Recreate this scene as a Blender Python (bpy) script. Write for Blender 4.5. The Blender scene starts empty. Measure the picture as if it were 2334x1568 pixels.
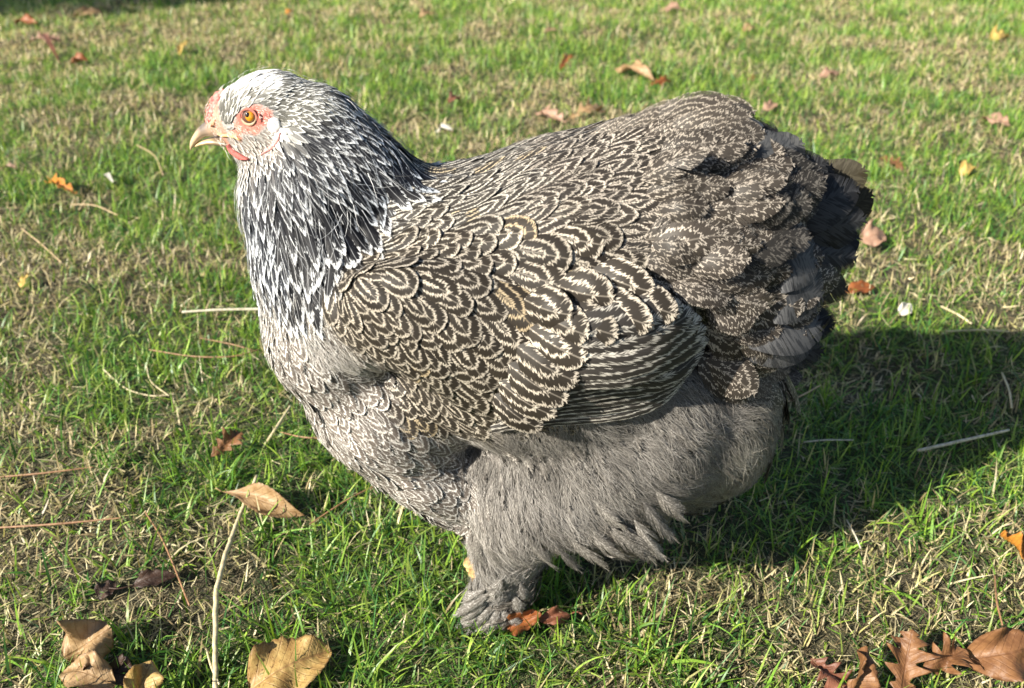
import bpy, bmesh, math, random
import numpy as np
from mathutils import Vector, Matrix
from mathutils.bvhtree import BVHTree

# ------------------------------------------------------------------ scene, camera, sky, sun
scene = bpy.context.scene
COL = scene.collection
R = math.radians
random.seed(7)
rng = np.random.default_rng(11)

PITCH = R(31.0)                       # camera looks down by this much
TAN = 0.5625                          # tangent of half the horizontal field of view
CAM = Vector((0.0, -0.60, 0.606))
cam_data = bpy.data.cameras.new('camera')
cam = bpy.data.objects.new('camera', cam_data)
COL.objects.link(cam)
cam.location = CAM
cam.rotation_euler = (R(90) - PITCH, 0, 0)
cam_data.sensor_width = 36
cam_data.lens = 18 / TAN
cam_data.clip_start = 0.01
cam_data.clip_end = 200
cam_data.dof.use_dof = True
cam_data.dof.focus_distance = 0.66
cam_data.dof.aperture_fstop = 9.0
scene.camera = cam

SUN_EL = R(32.0)
SUN_TO = Vector((-0.81, -0.585, 0))    # horizontal direction towards the sun (left, towards the viewer)
SUN_TO.normalize()
world = bpy.data.worlds.new('World')
scene.world = world
world.use_nodes = True
wn = world.node_tree.nodes
sky = wn.new('ShaderNodeTexSky')
sky.sky_type = 'NISHITA'
sky.sun_disc = False
sky.sun_elevation = SUN_EL
sky.sun_rotation = math.atan2(SUN_TO.x, SUN_TO.y)
world.node_tree.links.new(sky.outputs[0], wn['Background'].inputs[0])
wn['Background'].inputs[1].default_value = 0.062

sun_data = bpy.data.lights.new('sun', 'SUN')
sun_data.energy = 5.0
sun_data.angle = R(0.5)
sun_data.color = (1.0, 0.94, 0.82)
sun = bpy.data.objects.new('sun', sun_data)
COL.objects.link(sun)
sd = Vector((SUN_TO.x * math.cos(SUN_EL), SUN_TO.y * math.cos(SUN_EL), math.sin(SUN_EL)))
sun.rotation_euler = sd.to_track_quat('Z', 'Y').to_euler()
sun.location = (-2, -2, 3)

scene.view_settings.view_transform = 'Standard'
scene.view_settings.look = 'None'
scene.view_settings.gamma = 1
scene.view_settings.exposure = 1.2
scene.cycles.max_bounces = 6
scene.cycles.transparent_max_bounces = 6

# ------------------------------------------------------------------ survey helpers
# Points were surveyed off the photograph (2334 x 1568 grid) and turned into real places in the yard.
FWD = Vector((0, math.cos(PITCH), -math.sin(PITCH)))
RIGHT = Vector((1, 0, 0))
UP = Vector((0, math.sin(PITCH), math.cos(PITCH)))

def ray(px, py):
    return (FWD + RIGHT * ((px - 1167) / 1167 * TAN) - UP * ((py - 784) / 1167 * TAN)).normalized()

def on_plane(px, py, y=0.0):
    d = ray(px, py)
    return CAM + d * ((y - CAM.y) / d.y)

def on_ground(px, py, z=0.0):
    d = ray(px, py)
    return CAM + d * ((z - CAM.z) / d.z)

def depth(p):
    return (p - CAM).dot(FWD)

# ------------------------------------------------------------------ object helpers
def tag(o, label=None, cat=None, group=None, kind=None):
    if label: o['label'] = label
    if cat: o['category'] = cat
    if group: o['group'] = group
    if kind: o['kind'] = kind
    return o

def empty(name, loc, parent=None):
    o = bpy.data.objects.new(name, None)
    o.empty_display_size = 0.02
    o.location = loc
    COL.objects.link(o)
    if parent: o.parent = parent
    return o

def link(name, me, mat=None, parent=None):
    """link a mesh given in world coordinates; children are shifted into their parent's space"""
    o = bpy.data.objects.new(name, me)
    COL.objects.link(o)
    if mat and not me.materials: me.materials.append(mat)
    if parent:
        o.parent = parent
        off = Vector((0, 0, 0)); q = parent
        while q is not None:
            off += Vector(q.location); q = q.parent
        me.transform(Matrix.Translation(-off))
    return o

def mesh_np(name, V, F, smooth=True):
    """V (n,3); F list of arrays (m,3) or (m,4)"""
    me = bpy.data.meshes.new(name)
    if not isinstance(F, (list, tuple)): F = [F]
    F = [np.asarray(f, dtype=np.int32) for f in F if len(f)]
    nl = sum(f.size for f in F); nf = sum(len(f) for f in F)
    me.vertices.add(len(V)); me.loops.add(nl); me.polygons.add(nf)
    me.vertices.foreach_set('co', np.asarray(V, dtype=np.float32).ravel())
    me.loops.foreach_set('vertex_index', np.concatenate([f.ravel() for f in F]))
    starts = []; s = 0
    for f in F:
        starts.append(s + np.arange(len(f)) * f.shape[1]); s += f.size
    me.polygons.foreach_set('loop_start', np.concatenate(starts).astype(np.int32))
    me.polygons.foreach_set('use_smooth', np.full(nf, smooth))
    me.update(calc_edges=True)
    return me

def add_attr(me, name, arr, typ='FLOAT_VECTOR'):
    a = me.attributes.new(name, typ, 'POINT')
    key = 'vector' if typ == 'FLOAT_VECTOR' else ('color' if typ == 'FLOAT_COLOR' else 'value')
    a.data.foreach_set(key, np.asarray(arr, dtype=np.float32).ravel())

# ------------------------------------------------------------------ node helpers
class NT:
    def __init__(s, name):
        s.m = bpy.data.materials.new(name); s.m.use_nodes = True
        s.t = s.m.node_tree; s.b = s.t.nodes['Principled BSDF']; s.out = s.t.nodes['Material Output']
    def n(s, typ, **kw):
        nd = s.t.nodes.new(typ)
        for k, v in kw.items(): setattr(nd, k, v)
        return nd
    def l(s, a, b): s.t.links.new(a, b)
    def put(s, sock, v):
        if isinstance(v, (int, float)): sock.default_value = v
        elif isinstance(v, tuple):
            sock.default_value = v if len(v) == 4 or len(sock.default_value) == 3 else (*v, 1)
        else: s.l(v, sock)
    def math(s, op, a, b=0.0, c=None, clamp=False):
        nd = s.n('ShaderNodeMath', operation=op, use_clamp=clamp)
        s.put(nd.inputs[0], a); s.put(nd.inputs[1], b)
        if c is not None: s.put(nd.inputs[2], c)
        return nd.outputs[0]
    def mix(s, f, a, b, blend='MIX'):
        nd = s.n('ShaderNodeMix', data_type='RGBA', blend_type=blend)
        s.put(nd.inputs[0], f); s.put(nd.inputs[6], a); s.put(nd.inputs[7], b)
        return nd.outputs[2]
    def attr(s, name):
        nd = s.n('ShaderNodeAttribute', attribute_name=name); return nd
    def sep(s, v):
        nd = s.n('ShaderNodeSeparateXYZ'); s.l(v, nd.inputs[0]); return nd.outputs
    def noise(s, vec, scale, detail=2.0, dim='3D', rough=0.5):
        nd = s.n('ShaderNodeTexNoise', noise_dimensions=dim)
        if vec is not None: s.l(vec, nd.inputs['W' if dim == '1D' else 'Vector'])
        nd.inputs['Scale'].default_value = scale; nd.inputs['Detail'].default_value = detail
        nd.inputs['Roughness'].default_value = rough
        return nd.outputs
    def ramp(s, f, stops, interp='LINEAR'):
        nd = s.n('ShaderNodeValToRGB'); cr = nd.color_ramp; cr.interpolation = interp
        while len(cr.elements) > 1: cr.elements.remove(cr.elements[-1])
        cr.elements[0].position = stops[0][0]; cr.elements[0].color = (*stops[0][1], 1)
        for p, c in stops[1:]:
            e = cr.elements.new(p); e.color = (*c, 1)
        s.put(nd.inputs[0], f)
        return nd.outputs[0]
    def smooth(s, x, lo, hi):
        nd = s.n('ShaderNodeMapRange', interpolation_type='SMOOTHSTEP')
        s.put(nd.inputs[0], x); s.put(nd.inputs[1], lo); s.put(nd.inputs[2], hi)
        return nd.outputs[0]
    def bump(s, h, strength=0.3, dist=0.001):
        nd = s.n('ShaderNodeBump'); nd.inputs['Strength'].default_value = strength
        nd.inputs['Distance'].default_value = dist; s.l(h, nd.inputs['Height'])
        s.l(nd.outputs[0], s.b.inputs['Normal'])
    def coords(s): return s.n('ShaderNodeTexCoord').outputs['Object']

def translucent(N, color, fac):
    """thin leaf / blade: mixes in light passing through"""
    tr = N.n('ShaderNodeBsdfTranslucent'); N.put(tr.inputs[0], color)
    mx = N.n('ShaderNodeMixShader'); mx.inputs[0].default_value = fac
    N.l(N.b.outputs[0], mx.inputs[1]); N.l(tr.outputs[0], mx.inputs[2])
    N.l(mx.outputs[0], N.out.inputs[0])
# ------------------------------------------------------------------ ground
def patch_noise(x, y, seed, scale, octaves=3):
    """smooth random field in about 0..1 made from lattice noise"""
    r = np.random.default_rng(seed); out = np.zeros_like(x); amp = 1.0; tot = 0
    for o in range(octaves):
        lat = r.random((256, 256)); fx = x * scale * 2 ** o + 91.3; fy = y * scale * 2 ** o + 57.7
        ix = np.floor(fx).astype(int); iy = np.floor(fy).astype(int)
        tx = fx - ix; ty = fy - iy; tx = tx * tx * (3 - 2 * tx); ty = ty * ty * (3 - 2 * ty)
        a = lat[ix % 256, iy % 256]; b = lat[(ix + 1) % 256, iy % 256]
        c = lat[ix % 256, (iy + 1) % 256]; d = lat[(ix + 1) % 256, (iy + 1) % 256]
        out += amp * ((a * (1 - tx) + b * tx) * (1 - ty) + (c * (1 - tx) + d * tx) * ty)
        tot += amp; amp *= 0.5
    return out / tot

# dry worn patches of the lawn: (photo x, y, radius x, radius y in metres, strength)
DRY = [(400, 1330, .10, .055, 1.0), (560, 1210, .06, .03, .6), (250, 1240, .10, .03, .4), (230, 590, .16, .10, .55), (60, 700, .14, .10, .4),
       (2150, 600, .20, .12, .8), (2230, 400, .20, .10, .5), (2260, 130, .35, .22, .6), (1300, 270, .2, .12, .5),
       (1440, 160, .25, .12, .45), (980, 60, .3, .15, .3), (150, 90, .25, .10, .5), (300, 330, .14, .10, .4), (420, 240, .22, .12, .4),
       (1750, 1400, .12, .05, .5), (2150, 1320, .10, .04, .5), (1050, 340, .12, .1, .4), (520, 90, .3, .12, .3), (120, 880, .10, .05, .45)]
LUSH = [(1500, 120, .4, .2, .5), (1850, 200, .4, .2, .4), (2150, 60, .5, .2, .2), (500, 700, .14, .08, .4), (450, 850, .14, .06, .6), (120, 950, .12, .06, .5),
        (560, 1000, .12, .05, .4), (850, 1330, .15, .05, .6), (1000, 1500, .15, .04, .6), (2150, 470, .14, .08, .6), (1750, 330, .3, .1, .4),
        (1950, 1000, .25, .10, .6), (300, 420, .2, .1, .3), (1350, 1500, .2, .05, .3)]
def _gauss(x, y, tab):
    s = np.zeros_like(x)
    for px, py, rx, ry, k in tab:
        g = on_ground(px, py)
        s += k * np.exp(-(((x - g.x) / rx) ** 2 + ((y - g.y) / ry) ** 2))
    return s
def dryness(x, y):
    n = patch_noise(x, y, 3, 7.0)
    n2 = patch_noise(x, y, 5, 26.0, 2)
    return np.clip((n - 0.5) * 2.3 + (n2 - 0.5) * 2.0 + 0.42 + _gauss(x, y, DRY) * .8 - _gauss(x, y, LUSH) * .6, 0, 1)
def relief(x, y):
    return (patch_noise(x, y, 21, 5.0, 3) - .5) * .03 * np.clip(1.2 - np.exp(-((x) / .25) ** 2 - ((y + .02) / .12) ** 2) * 1.2, 0, 1)

def build_ground():
    # inner sheet, finely undulating, then rings out to the horizon
    xs = np.concatenate([[-80, -30, -12, -6, -4], np.linspace(-3, 3, 221), [4, 6, 12, 30, 80]])
    ys = np.concatenate([[-40, -12, -4, -1.5], np.linspace(-.8, 4.2, 201), [5.5, 8, 14, 30, 100]])
    X, Y = np.meshgrid(xs, ys, indexing='ij')
    Z = np.where((np.abs(X) <= 3) & (Y >= -.8) & (Y <= 4.2), relief(X, Y), 0)
    V = np.stack([X, Y, Z], -1).reshape(-1, 3)
    nx, ny = len(xs), len(ys)
    i, j = np.meshgrid(np.arange(nx - 1), np.arange(ny - 1), indexing='ij')
    a = (i * ny + j).ravel()
    F = np.stack([a, a + ny, a + ny + 1, a + 1], 1)
    me = mesh_np('ground', V, F)
    dry = dryness(X.ravel(), Y.ravel())
    add_attr(me, 'dry', dry, 'FLOAT')
    N = NT('soil_and_thatch')
    co = N.coords()
    n1 = N.noise(co, 90, 4)[0]; n2 = N.noise(co, 420, 3)[0]; n3 = N.noise(co, 900, 2)[0]
    soil = N.ramp(n1, [(.3, (.018, .012, .007)), (.5, (.045, .030, .017)), (.7, (.10, .07, .04))])
    green = N.ramp(n2, [(.3, (.014, .024, .006)), (.55, (.04, .07, .015)), (.75, (.11, .13, .035))])
    c = N.mix(N.math('MULTIPLY', N.attr('dry').outputs['Fac'], .8), green, soil)
    c = N.mix(N.smooth(n3, .55, .7), c, (.26, .21, .12))
    N.put(N.b.inputs['Base Color'], c); N.b.inputs['Roughness'].default_value = .95
    N.bump(n2, 1.0, .006)
    o = link('lawn_ground', me, N.m)
    tag(o, kind='structure')

# ------------------------------------------------------------------ grass
def grass_points(n, p_far, ymax=3.9, keep=None):
    """random roots, denser near the viewer, over a strip wider than the view"""
    P = []
    got = 0
    while got < n:
        y = -.42 + (ymax + .42) * rng.random(n * 2) ** p_far
        hw = (0.62 * (y + .95)) * 1.25 + .08
        x = (rng.random(n * 2) * 2 - 1) * hw
        # accept in proportion to the width of the strip so that density depends on distance alone
        ok = rng.random(n * 2) < hw / hw.max() * (1.0 if p_far > 1 else 1)
        if keep is not None: ok &= keep(x, y)
        P.append(np.stack([x, y], 1)[ok]); got += ok.sum()
    return np.concatenate(P)[:n]

TRAPZ = getattr(np, "trapezoid", None) or np.trapz
def blades(name, P, h, w, lean, bend, col, z0=0.0, seg=3, label=None, mat=None, cat='grass', tipw=.12):
    n = len(P); th = rng.random(n) * 2 * np.pi
    d = np.stack([np.cos(th), np.sin(th), np.zeros(n)], 1)
    # width direction: across the bend, turned a little at random
    tw = th + np.pi / 2 + rng.normal(0, .5, n)
    wd = np.stack([np.cos(tw), np.sin(tw), rng.normal(0, .25, n)], 1)
    root = np.concatenate([P, (relief(P[:, 0], P[:, 1]) + z0)[:, None]], 1)
    lv = np.linspace(0, 1, seg + 1)
    VV = []
    for k, t in enumerate(lv):
        ang = lean + bend * t                      # from vertical
        # integrate the arc
        m = 6; ts = np.linspace(0, t, m)
        a = lean[:, None] + bend[:, None] * ts[None, :]
        dx = TRAPZ(np.sin(a), ts, axis=1) if t > 0 else np.zeros(n)
        dz = TRAPZ(np.cos(a), ts, axis=1) if t > 0 else np.zeros(n)
        c = root + d * (h * dx)[:, None]; c[:, 2] += h * dz
        c[:, 2] = np.maximum(c[:, 2], root[:, 2] + .0008)
        ww = w * (1 - (1 - tipw) * t ** 2.2) * .5
        VV.append(c - wd * ww[:, None]); VV.append(c + wd * ww[:, None])
    V = np.stack(VV, 1).reshape(-1, 3)
    K = 2 * (seg + 1); base = (np.arange(n) * K)[:, None]
    F = np.concatenate([base + np.array([[2 * k, 2 * k + 1, 2 * k + 3, 2 * k + 2]]) for k in range(seg)], 0)
    me = mesh_np(name, V, F)
    add_attr(me, 'tint', np.repeat(col, K, axis=0))
    o = link(name, me, mat)
    tag(o, label, cat, kind='stuff')
    return o

def build_grass():
    def bmat(name, rough, tr, spec):
        N = NT(name)
        a = N.attr('tint').outputs['Vector']
        n = N.noise(N.coords(), 700, 1)[0]
        c = N.mix(1.0, a, N.ramp(n, [(.3, (.75, .75, .75)), (.7, (1.25, 1.2, 1.15))]), 'MULTIPLY')
        N.put(N.b.inputs['Base Color'], c)
        N.b.inputs['Roughness'].default_value = rough
        N.b.inputs['Specular IOR Level'].default_value = spec
        translucent(N, N.mix(1.0, c, (1.25, 1.35, .7), 'MULTIPLY'), tr)
        return N.m
    gm = bmat('grass_blade', .42, .28, .45); dm = bmat('dry_grass_blade', .6, .12, .3)
    def colours(dry, u, pal_g, pal_d, sharp):
        n = len(dry)
        isdry = rng.random(n) < dry * sharp
        g = np.array(pal_g)[rng.integers(0, len(pal_g), n)]
        d = np.array(pal_d)[rng.integers(0, len(pal_d), n)]
        c = np.where(isdry[:, None], d, g) * rng.normal(1, .18, n).clip(.5, 1.6)[:, None]
        return c, isdry
    PG = [(.19, .33, .035), (.25, .38, .045), (.15, .30, .035), (.12, .25, .035), (.24, .34, .06), (.08, .20, .035), (.06, .17, .03), (.17, .29, .08), (.30, .40, .09), (.045, .14, .035)]
    PD = [(.50, .43, .24), (.40, .33, .18), (.60, .54, .34), (.28, .22, .12), (.44, .42, .18), (.54, .48, .30)]
    bare = on_ground(400, 1340)
    def keep(x, y):
        b = np.exp(-(((x - bare.x) / .085) ** 2 + ((y - bare.y) / .04) ** 2))
        return rng.random(len(x)) > b * .85
    # 1. clippings and dead thatch lying flat
    n = 230000
    P = grass_points(n, 1.75)
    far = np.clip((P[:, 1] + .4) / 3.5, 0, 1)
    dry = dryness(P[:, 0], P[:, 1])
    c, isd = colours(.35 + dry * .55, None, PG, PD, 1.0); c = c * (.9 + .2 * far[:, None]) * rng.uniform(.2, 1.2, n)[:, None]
    sz = 1 + far * 1.6
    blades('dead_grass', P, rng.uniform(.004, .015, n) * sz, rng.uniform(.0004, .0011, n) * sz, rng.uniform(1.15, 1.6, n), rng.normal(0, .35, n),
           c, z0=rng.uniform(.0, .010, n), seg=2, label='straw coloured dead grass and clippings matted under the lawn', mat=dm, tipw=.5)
    # 2. short mown green blades
    n = 300000
    P = grass_points(n, 1.7, keep=keep)
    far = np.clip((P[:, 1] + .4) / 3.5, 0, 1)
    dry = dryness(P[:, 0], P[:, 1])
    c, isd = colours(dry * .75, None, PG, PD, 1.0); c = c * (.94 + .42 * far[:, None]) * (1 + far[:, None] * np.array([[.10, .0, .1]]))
    sz = 1 + far * .75
    near = 1 - far
    hgt = rng.uniform(.009, .026, n) * (1 + .3 * near) * (1.1 - dry * .45) * sz
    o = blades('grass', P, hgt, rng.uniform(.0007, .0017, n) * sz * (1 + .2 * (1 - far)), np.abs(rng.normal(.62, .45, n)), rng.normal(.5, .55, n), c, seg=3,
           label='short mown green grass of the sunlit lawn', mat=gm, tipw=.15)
    # 3. longer tufts that stand out, in clumps
    nc = 2000; C = grass_points(nc, 1.9, 3.6)
    dc = dryness(C[:, 0], C[:, 1]); C = C[(dc < .62) | (rng.random(nc) < .2)]
    k = rng.integers(6, 22, len(C)); Pt = np.repeat(C, k, axis=0) + rng.normal(0, .010, (k.sum(), 2))
    Ph = np.repeat(rng.uniform(.6, 1.15, len(C)), k)
    n1 = 14000; P1 = grass_points(n1, 1.9, keep=keep)
    P = np.concatenate([Pt, P1]); n = len(P)
    hh = np.concatenate([Ph, np.full(n1, .8)]) * rng.uniform(.024, .052, n) * np.clip(1.25 - P[:, 1] * .35, .75, 1.3)
    c, isd = colours(np.full(n, .07), None, PG[:4] + PG[4:7], PD, 1.0)
    blades('long_grass', P, hh, rng.uniform(.0012, .0028, n), np.abs(rng.normal(.6, .4, n)), rng.normal(.8, .6, n), c * .9, seg=5,
           label='longer glossy green grass blades standing in tufts above the mown lawn', mat=gm, tipw=.06)
build_ground()
build_grass()
# ------------------------------------------------------------------ the hen: body volume
# (photo x, y, radius along, radius across, tilt clockwise in degrees, half width in metres, sideways offset)
BLOBS = [
    (628, 268, 112, 102, 8, .027, 0), (560, 268, 72, 74, 30, .019, 0), (520, 262, 42, 48, 50, .011, 0), (715, 320, 120, 125, 30, .034, 0), (585, 328, 66, 54, 30, .020, 0),
    (800, 365, 120, 105, 42, .036, 0), (880, 395, 110, 70, 42, .034, 0), (720, 450, 170, 165, 50, .050, 0), (745, 570, 165, 190, 20, .066, 0), (652, 480, 90, 140, -12, .045, 0),
    (820, 640, 205, 200, 20, .082, 0), (770, 740, 155, 180, -22, .080, 0), (900, 880, 200, 190, 40, .086, 0), (980, 1000, 210, 140, 40, .078, 0),
    (1010, 1110, 130, 75, 42, .055, 0),
    (1090, 600, 300, 235, -6, .092, 0), (1250, 540, 335, 222, -20, .090, 0), (1250, 760, 390, 255, 0, .104, 0), (1470, 535, 260, 262, -12, .082, 0),
    (1570, 408, 190, 150, -6, .056, 0), (1660, 430, 130, 125, 15, .045, 0), (1640, 600, 190, 190, 10, .070, 0), (1720, 620, 120, 170, -10, .052, 0),
    (1380, 930, 290, 240, 0, .100, 0), (1610, 900, 150, 230, -8, .070, 0), (1560, 980, 165, 185, 10, .048, 0), (1490, 990, 130, 190, 20, .040, -.055),
    (1290, 1080, 220, 150, 12, .070, -.035), (1385, 1130, 140, 110, 35, .045, -.050), (1190, 1140, 115, 130, 0, .055, -.045), (1430, 1190, 75, 75, 40, .03, -.05),
    # wing folded against the flank
    (1080, 775, 320, 150, 22, .022, -.088), (1330, 775, 270, 125, -8, .020, -.092), (880, 725, 130, 110, 30, .026, -.070),
    # shank and feathered foot
    (1150, 1290, 66, 95, 10, .022, -.045), (1160, 1235, 92, 80, 10, .034, -.045), (1128, 1365, 58, 58, -40, .018, -.048), (1088, 1402, 68, 30, -24, .022, -.048),
]
BODY_PTS = []

def ellipsoid_of(cx, cy, rx, ry, ang, w, y0):
    c = on_plane(cx, cy, y0)
    s = depth(c) * TAN / 1167
    a = R(-ang)
    u = Vector((math.cos(a), math.sin(a))); v = Vector((-math.sin(a), math.cos(a)))
    rx *= s; ry *= s
    M = [[rx * rx * u[i] * u[j] + ry * ry * v[i] * v[j] for j in range(2)] for i in range(2)]
    th = PITCH + math.atan((cy - 784) / 1167 * TAN)
    cs, sn = math.cos(th), math.sin(th)
    Sxx = M[0][0]; Sxz = M[0][1] / cs; Szz = (M[1][1] - (sn * w) ** 2) / cs ** 2
    Szz = max(Szz, (0.45 * ry) ** 2)
    lim = .95 * math.sqrt(Sxx * Szz)
    Sxz = max(-lim, min(lim, Sxz))
    ev, vec = np.linalg.eigh(np.array([[Sxx, Sxz], [Sxz, Szz]]))
    r1, r2 = math.sqrt(max(ev[0], 1e-6)), math.sqrt(max(ev[1], 1e-6))
    A = Matrix(((vec[0][0] * r1, vec[0][1] * r2, 0), (0, 0, w), (vec[1][0] * r1, vec[1][1] * r2, 0)))
    return c, A

def build_body():
    bm = bmesh.new()
    for b in BLOBS:
        c, A = ellipsoid_of(*b)
        for side in ((1, -1) if b[6] else (1,)):
            ret = bmesh.ops.create_icosphere(bm, subdivisions=4, radius=1)
            for v in ret['verts']:
                p = A @ v.co
                v.co = Vector((c.x + p.x, side * (c.y + p.y), c.z + p.z))
    me = bpy.data.meshes.new('hen_body_blank'); bm.to_mesh(me); bm.free()
    o = bpy.data.objects.new('hen_body_blank', me); COL.objects.link(o)
    m = o.modifiers.new('r', 'REMESH'); m.mode = 'VOXEL'; m.voxel_size = .0032
    m2 = o.modifiers.new('s', 'SMOOTH'); m2.iterations = 14; m2.factor = .5
    dg = bpy.context.evaluated_depsgraph_get()
    ev = o.evaluated_get(dg)
    me2 = bpy.data.meshes.new_from_object(ev)
    bpy.data.objects.remove(o); bpy.data.meshes.remove(me)
    me2.name = 'body'
    me2.polygons.foreach_set('use_smooth', np.full(len(me2.polygons), True))
    return me2

body_me = build_body()
nv = len(body_me.vertices)
BV = np.zeros(nv * 3, dtype=np.float32); body_me.vertices.foreach_get('co', BV); BV = BV.reshape(-1, 3)
ED = np.zeros(len(body_me.edges) * 2, dtype=np.int32); body_me.edges.foreach_get('vertices', ED); ED = ED.reshape(-1, 2)
_deg = np.bincount(ED.ravel(), minlength=nv).clip(1)
_hc = np.array(tuple(on_plane(590, 285, 0))); _ft = np.array(tuple(on_plane(1130, 1370, -.045)))
_q = BV.copy(); _q[:, 1] = -np.abs(_q[:, 1])
_w = np.clip((np.linalg.norm(BV - _hc, axis=1) - .05) / .05, 0, 1) * np.clip((np.linalg.norm(_q - _ft, axis=1) - .045) / .04, 0, 1)
for _ in range(70):
    av = np.stack([(np.bincount(ED[:, 0], BV[ED[:, 1], k], nv) + np.bincount(ED[:, 1], BV[ED[:, 0], k], nv)) / _deg for k in range(3)], 1)
    BV = BV + (av - BV) * (.6 * _w)[:, None]
BV = BV.astype(np.float32)
body_me.vertices.foreach_set('co', BV.ravel()); body_me.update()
bm = bmesh.new(); bm.from_mesh(body_me); bmesh.ops.triangulate(bm, faces=bm.faces)
BT = np.array([[v.index for v in f.verts] for f in bm.faces]); 
tree = BVHTree.FromBMesh(bm); bm.free()

def hit(px, py):
    d = ray(px, py)
    loc, nrm, i, dist = tree.ray_cast(CAM, d)
    if loc is None:
        q = on_plane(px, py, 0)
        loc, nrm, i, dist = tree.find_nearest(q)
    return loc, nrm

# ------------------------------------------------------------------ plumage map
# kind: length, width, spacing, bands, tip pointedness, mottling, light, dark, lift, code
K = dict(
    crown=(.010, .0034, .0028, 1.2, 1.25, .3, (.76, .75, .71), (.10, .095, .08), .10, 0),
    brow=(.010, .0042, .0032, 1, 1.25, .1, (.86, .85, .82), (.60, .58, .54), .10, 0),
    nape=(.018, .0054, .0040, 1.2, 1.3, .25, (.66, .67, .68), (.022, .022, .026), .09, 0),
    cheek=(.007, .0026, .0024, 1, 1.25, .2, (.70, .66, .60), (.20, .17, .15), .16, 0),
    beard=(.013, .0036, .0032, 1, 1.2, .2, (.78, .77, .74), (.15, .14, .13), .14, 0),
    earwhite=(.009, .0036, .0028, 1.2, 1.25, .1, (.86, .84, .80), (.62, .60, .56), .16, 0),
    bare=(.0, .0, .006, 1, 1.9, .1, (.3, .3, .3), (.05, .045, .04), .1, 10),
    face=(.0, .0, .0045, 1, 1.3, .2, (.5, .5, .5), (.2, .2, .2), .1, 9),
    neckup=(.022, .0058, .0044, 1.15, 1.3, .25, (.72, .73, .74), (.028, .028, .032), .09, 0),
    hackle=(.042, .0128, .0098, 1.3, 1.45, .22, (.72, .73, .74), (.007, .007, .009), .085, 0),
    hackleback=(.040, .0102, .0078, 1.35, 1.4, .2, (.50, .54, .60), (.005, .006, .010), .065, 0),
    hacklefront=(.036, .0088, .0070, 1.2, 1.35, .25, (.72, .75, .79), (.012, .014, .020), .085, 0),
    bib=(.028, .011, .0085, 2.4, 1.5, .25, (.76, .74, .70), (.12, .105, .09), .10, 1),
    breast=(.034, .015, .0098, 3.0, 1.8, .2, (.70, .67, .62), (.12, .10, .085), .11, 1),
    flankdown=(.028, .016, .010, 3, 1.7, .9, (.50, .47, .44), (.26, .24, .21), .12, 2),
    shoulder=(.027, .0180, .0094, 2.2, 2.2, .16, (.46, .405, .33), (.026, .021, .016), .14, 3),
    covert=(.032, .0225, .0114, 2.2, 2.2, .16, (.46, .405, .33), (.025, .020, .015), .14, 3),
    bigcovert=(.042, .0290, .0146, 2.5, 2.2, .16, (.46, .405, .33), (.025, .020, .015), .14, 3),
    cape=(.040, .0140, .0098, 2.4, 1.6, .15, (.56, .52, .45), (.036, .031, .026), .10, 3),
    back=(.040, .0165, .0105, 2.4, 1.7, .2, (.47, .415, .35), (.028, .023, .019), .13, 4),
    saddle=(.048, .0225, .0130, 2.6, 1.85, .35, (.42, .365, .305), (.028, .024, .020), .15, 4),
    rump=(.060, .024, .0150, 3.5, 1.6, .5, (.48, .42, .36), (.040, .034, .030), .12, 4),
    cushion=(.060, .030, .0170, 3.4, 1.9, .8, (.37, .32, .27), (.042, .035, .029), .19, 4),
    taildark=(.060, .030, .018, 2, 1.8, 1.6, (.10, .09, .08), (.016, .015, .015), .11, 4),
    hollowshade=(.045, .020, .014, 3, 1.6, 1.6, (.08, .07, .065), (.016, .014, .013), .05, 5),  # dark feather colour paints the shade of hollows and under the wing end
    fluff=(.034, .016, .0100, 2.0, 1.7, 1.2, (.29, .27, .245), (.105, .095, .085), .14, 5),
    fluffrear=(.038, .018, .0110, 2.0, 1.7, 1.2, (.28, .265, .23), (.12, .11, .09), .14, 5),
    thigh=(.030, .013, .0088, 2.4, 1.6, 1.0, (.36, .335, .305), (.105, .094, .082), .14, 5),
    hem=(.046, .016, .0095, 2.4, 1.5, .8, (.28, .25, .215), (.045, .037, .030), .19, 5),
    foot=(.020, .0075, .0050, 1.5, 1.4, 1.2, (.38, .36, .34), (.16, .147, .13), .24, 6),
)
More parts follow.
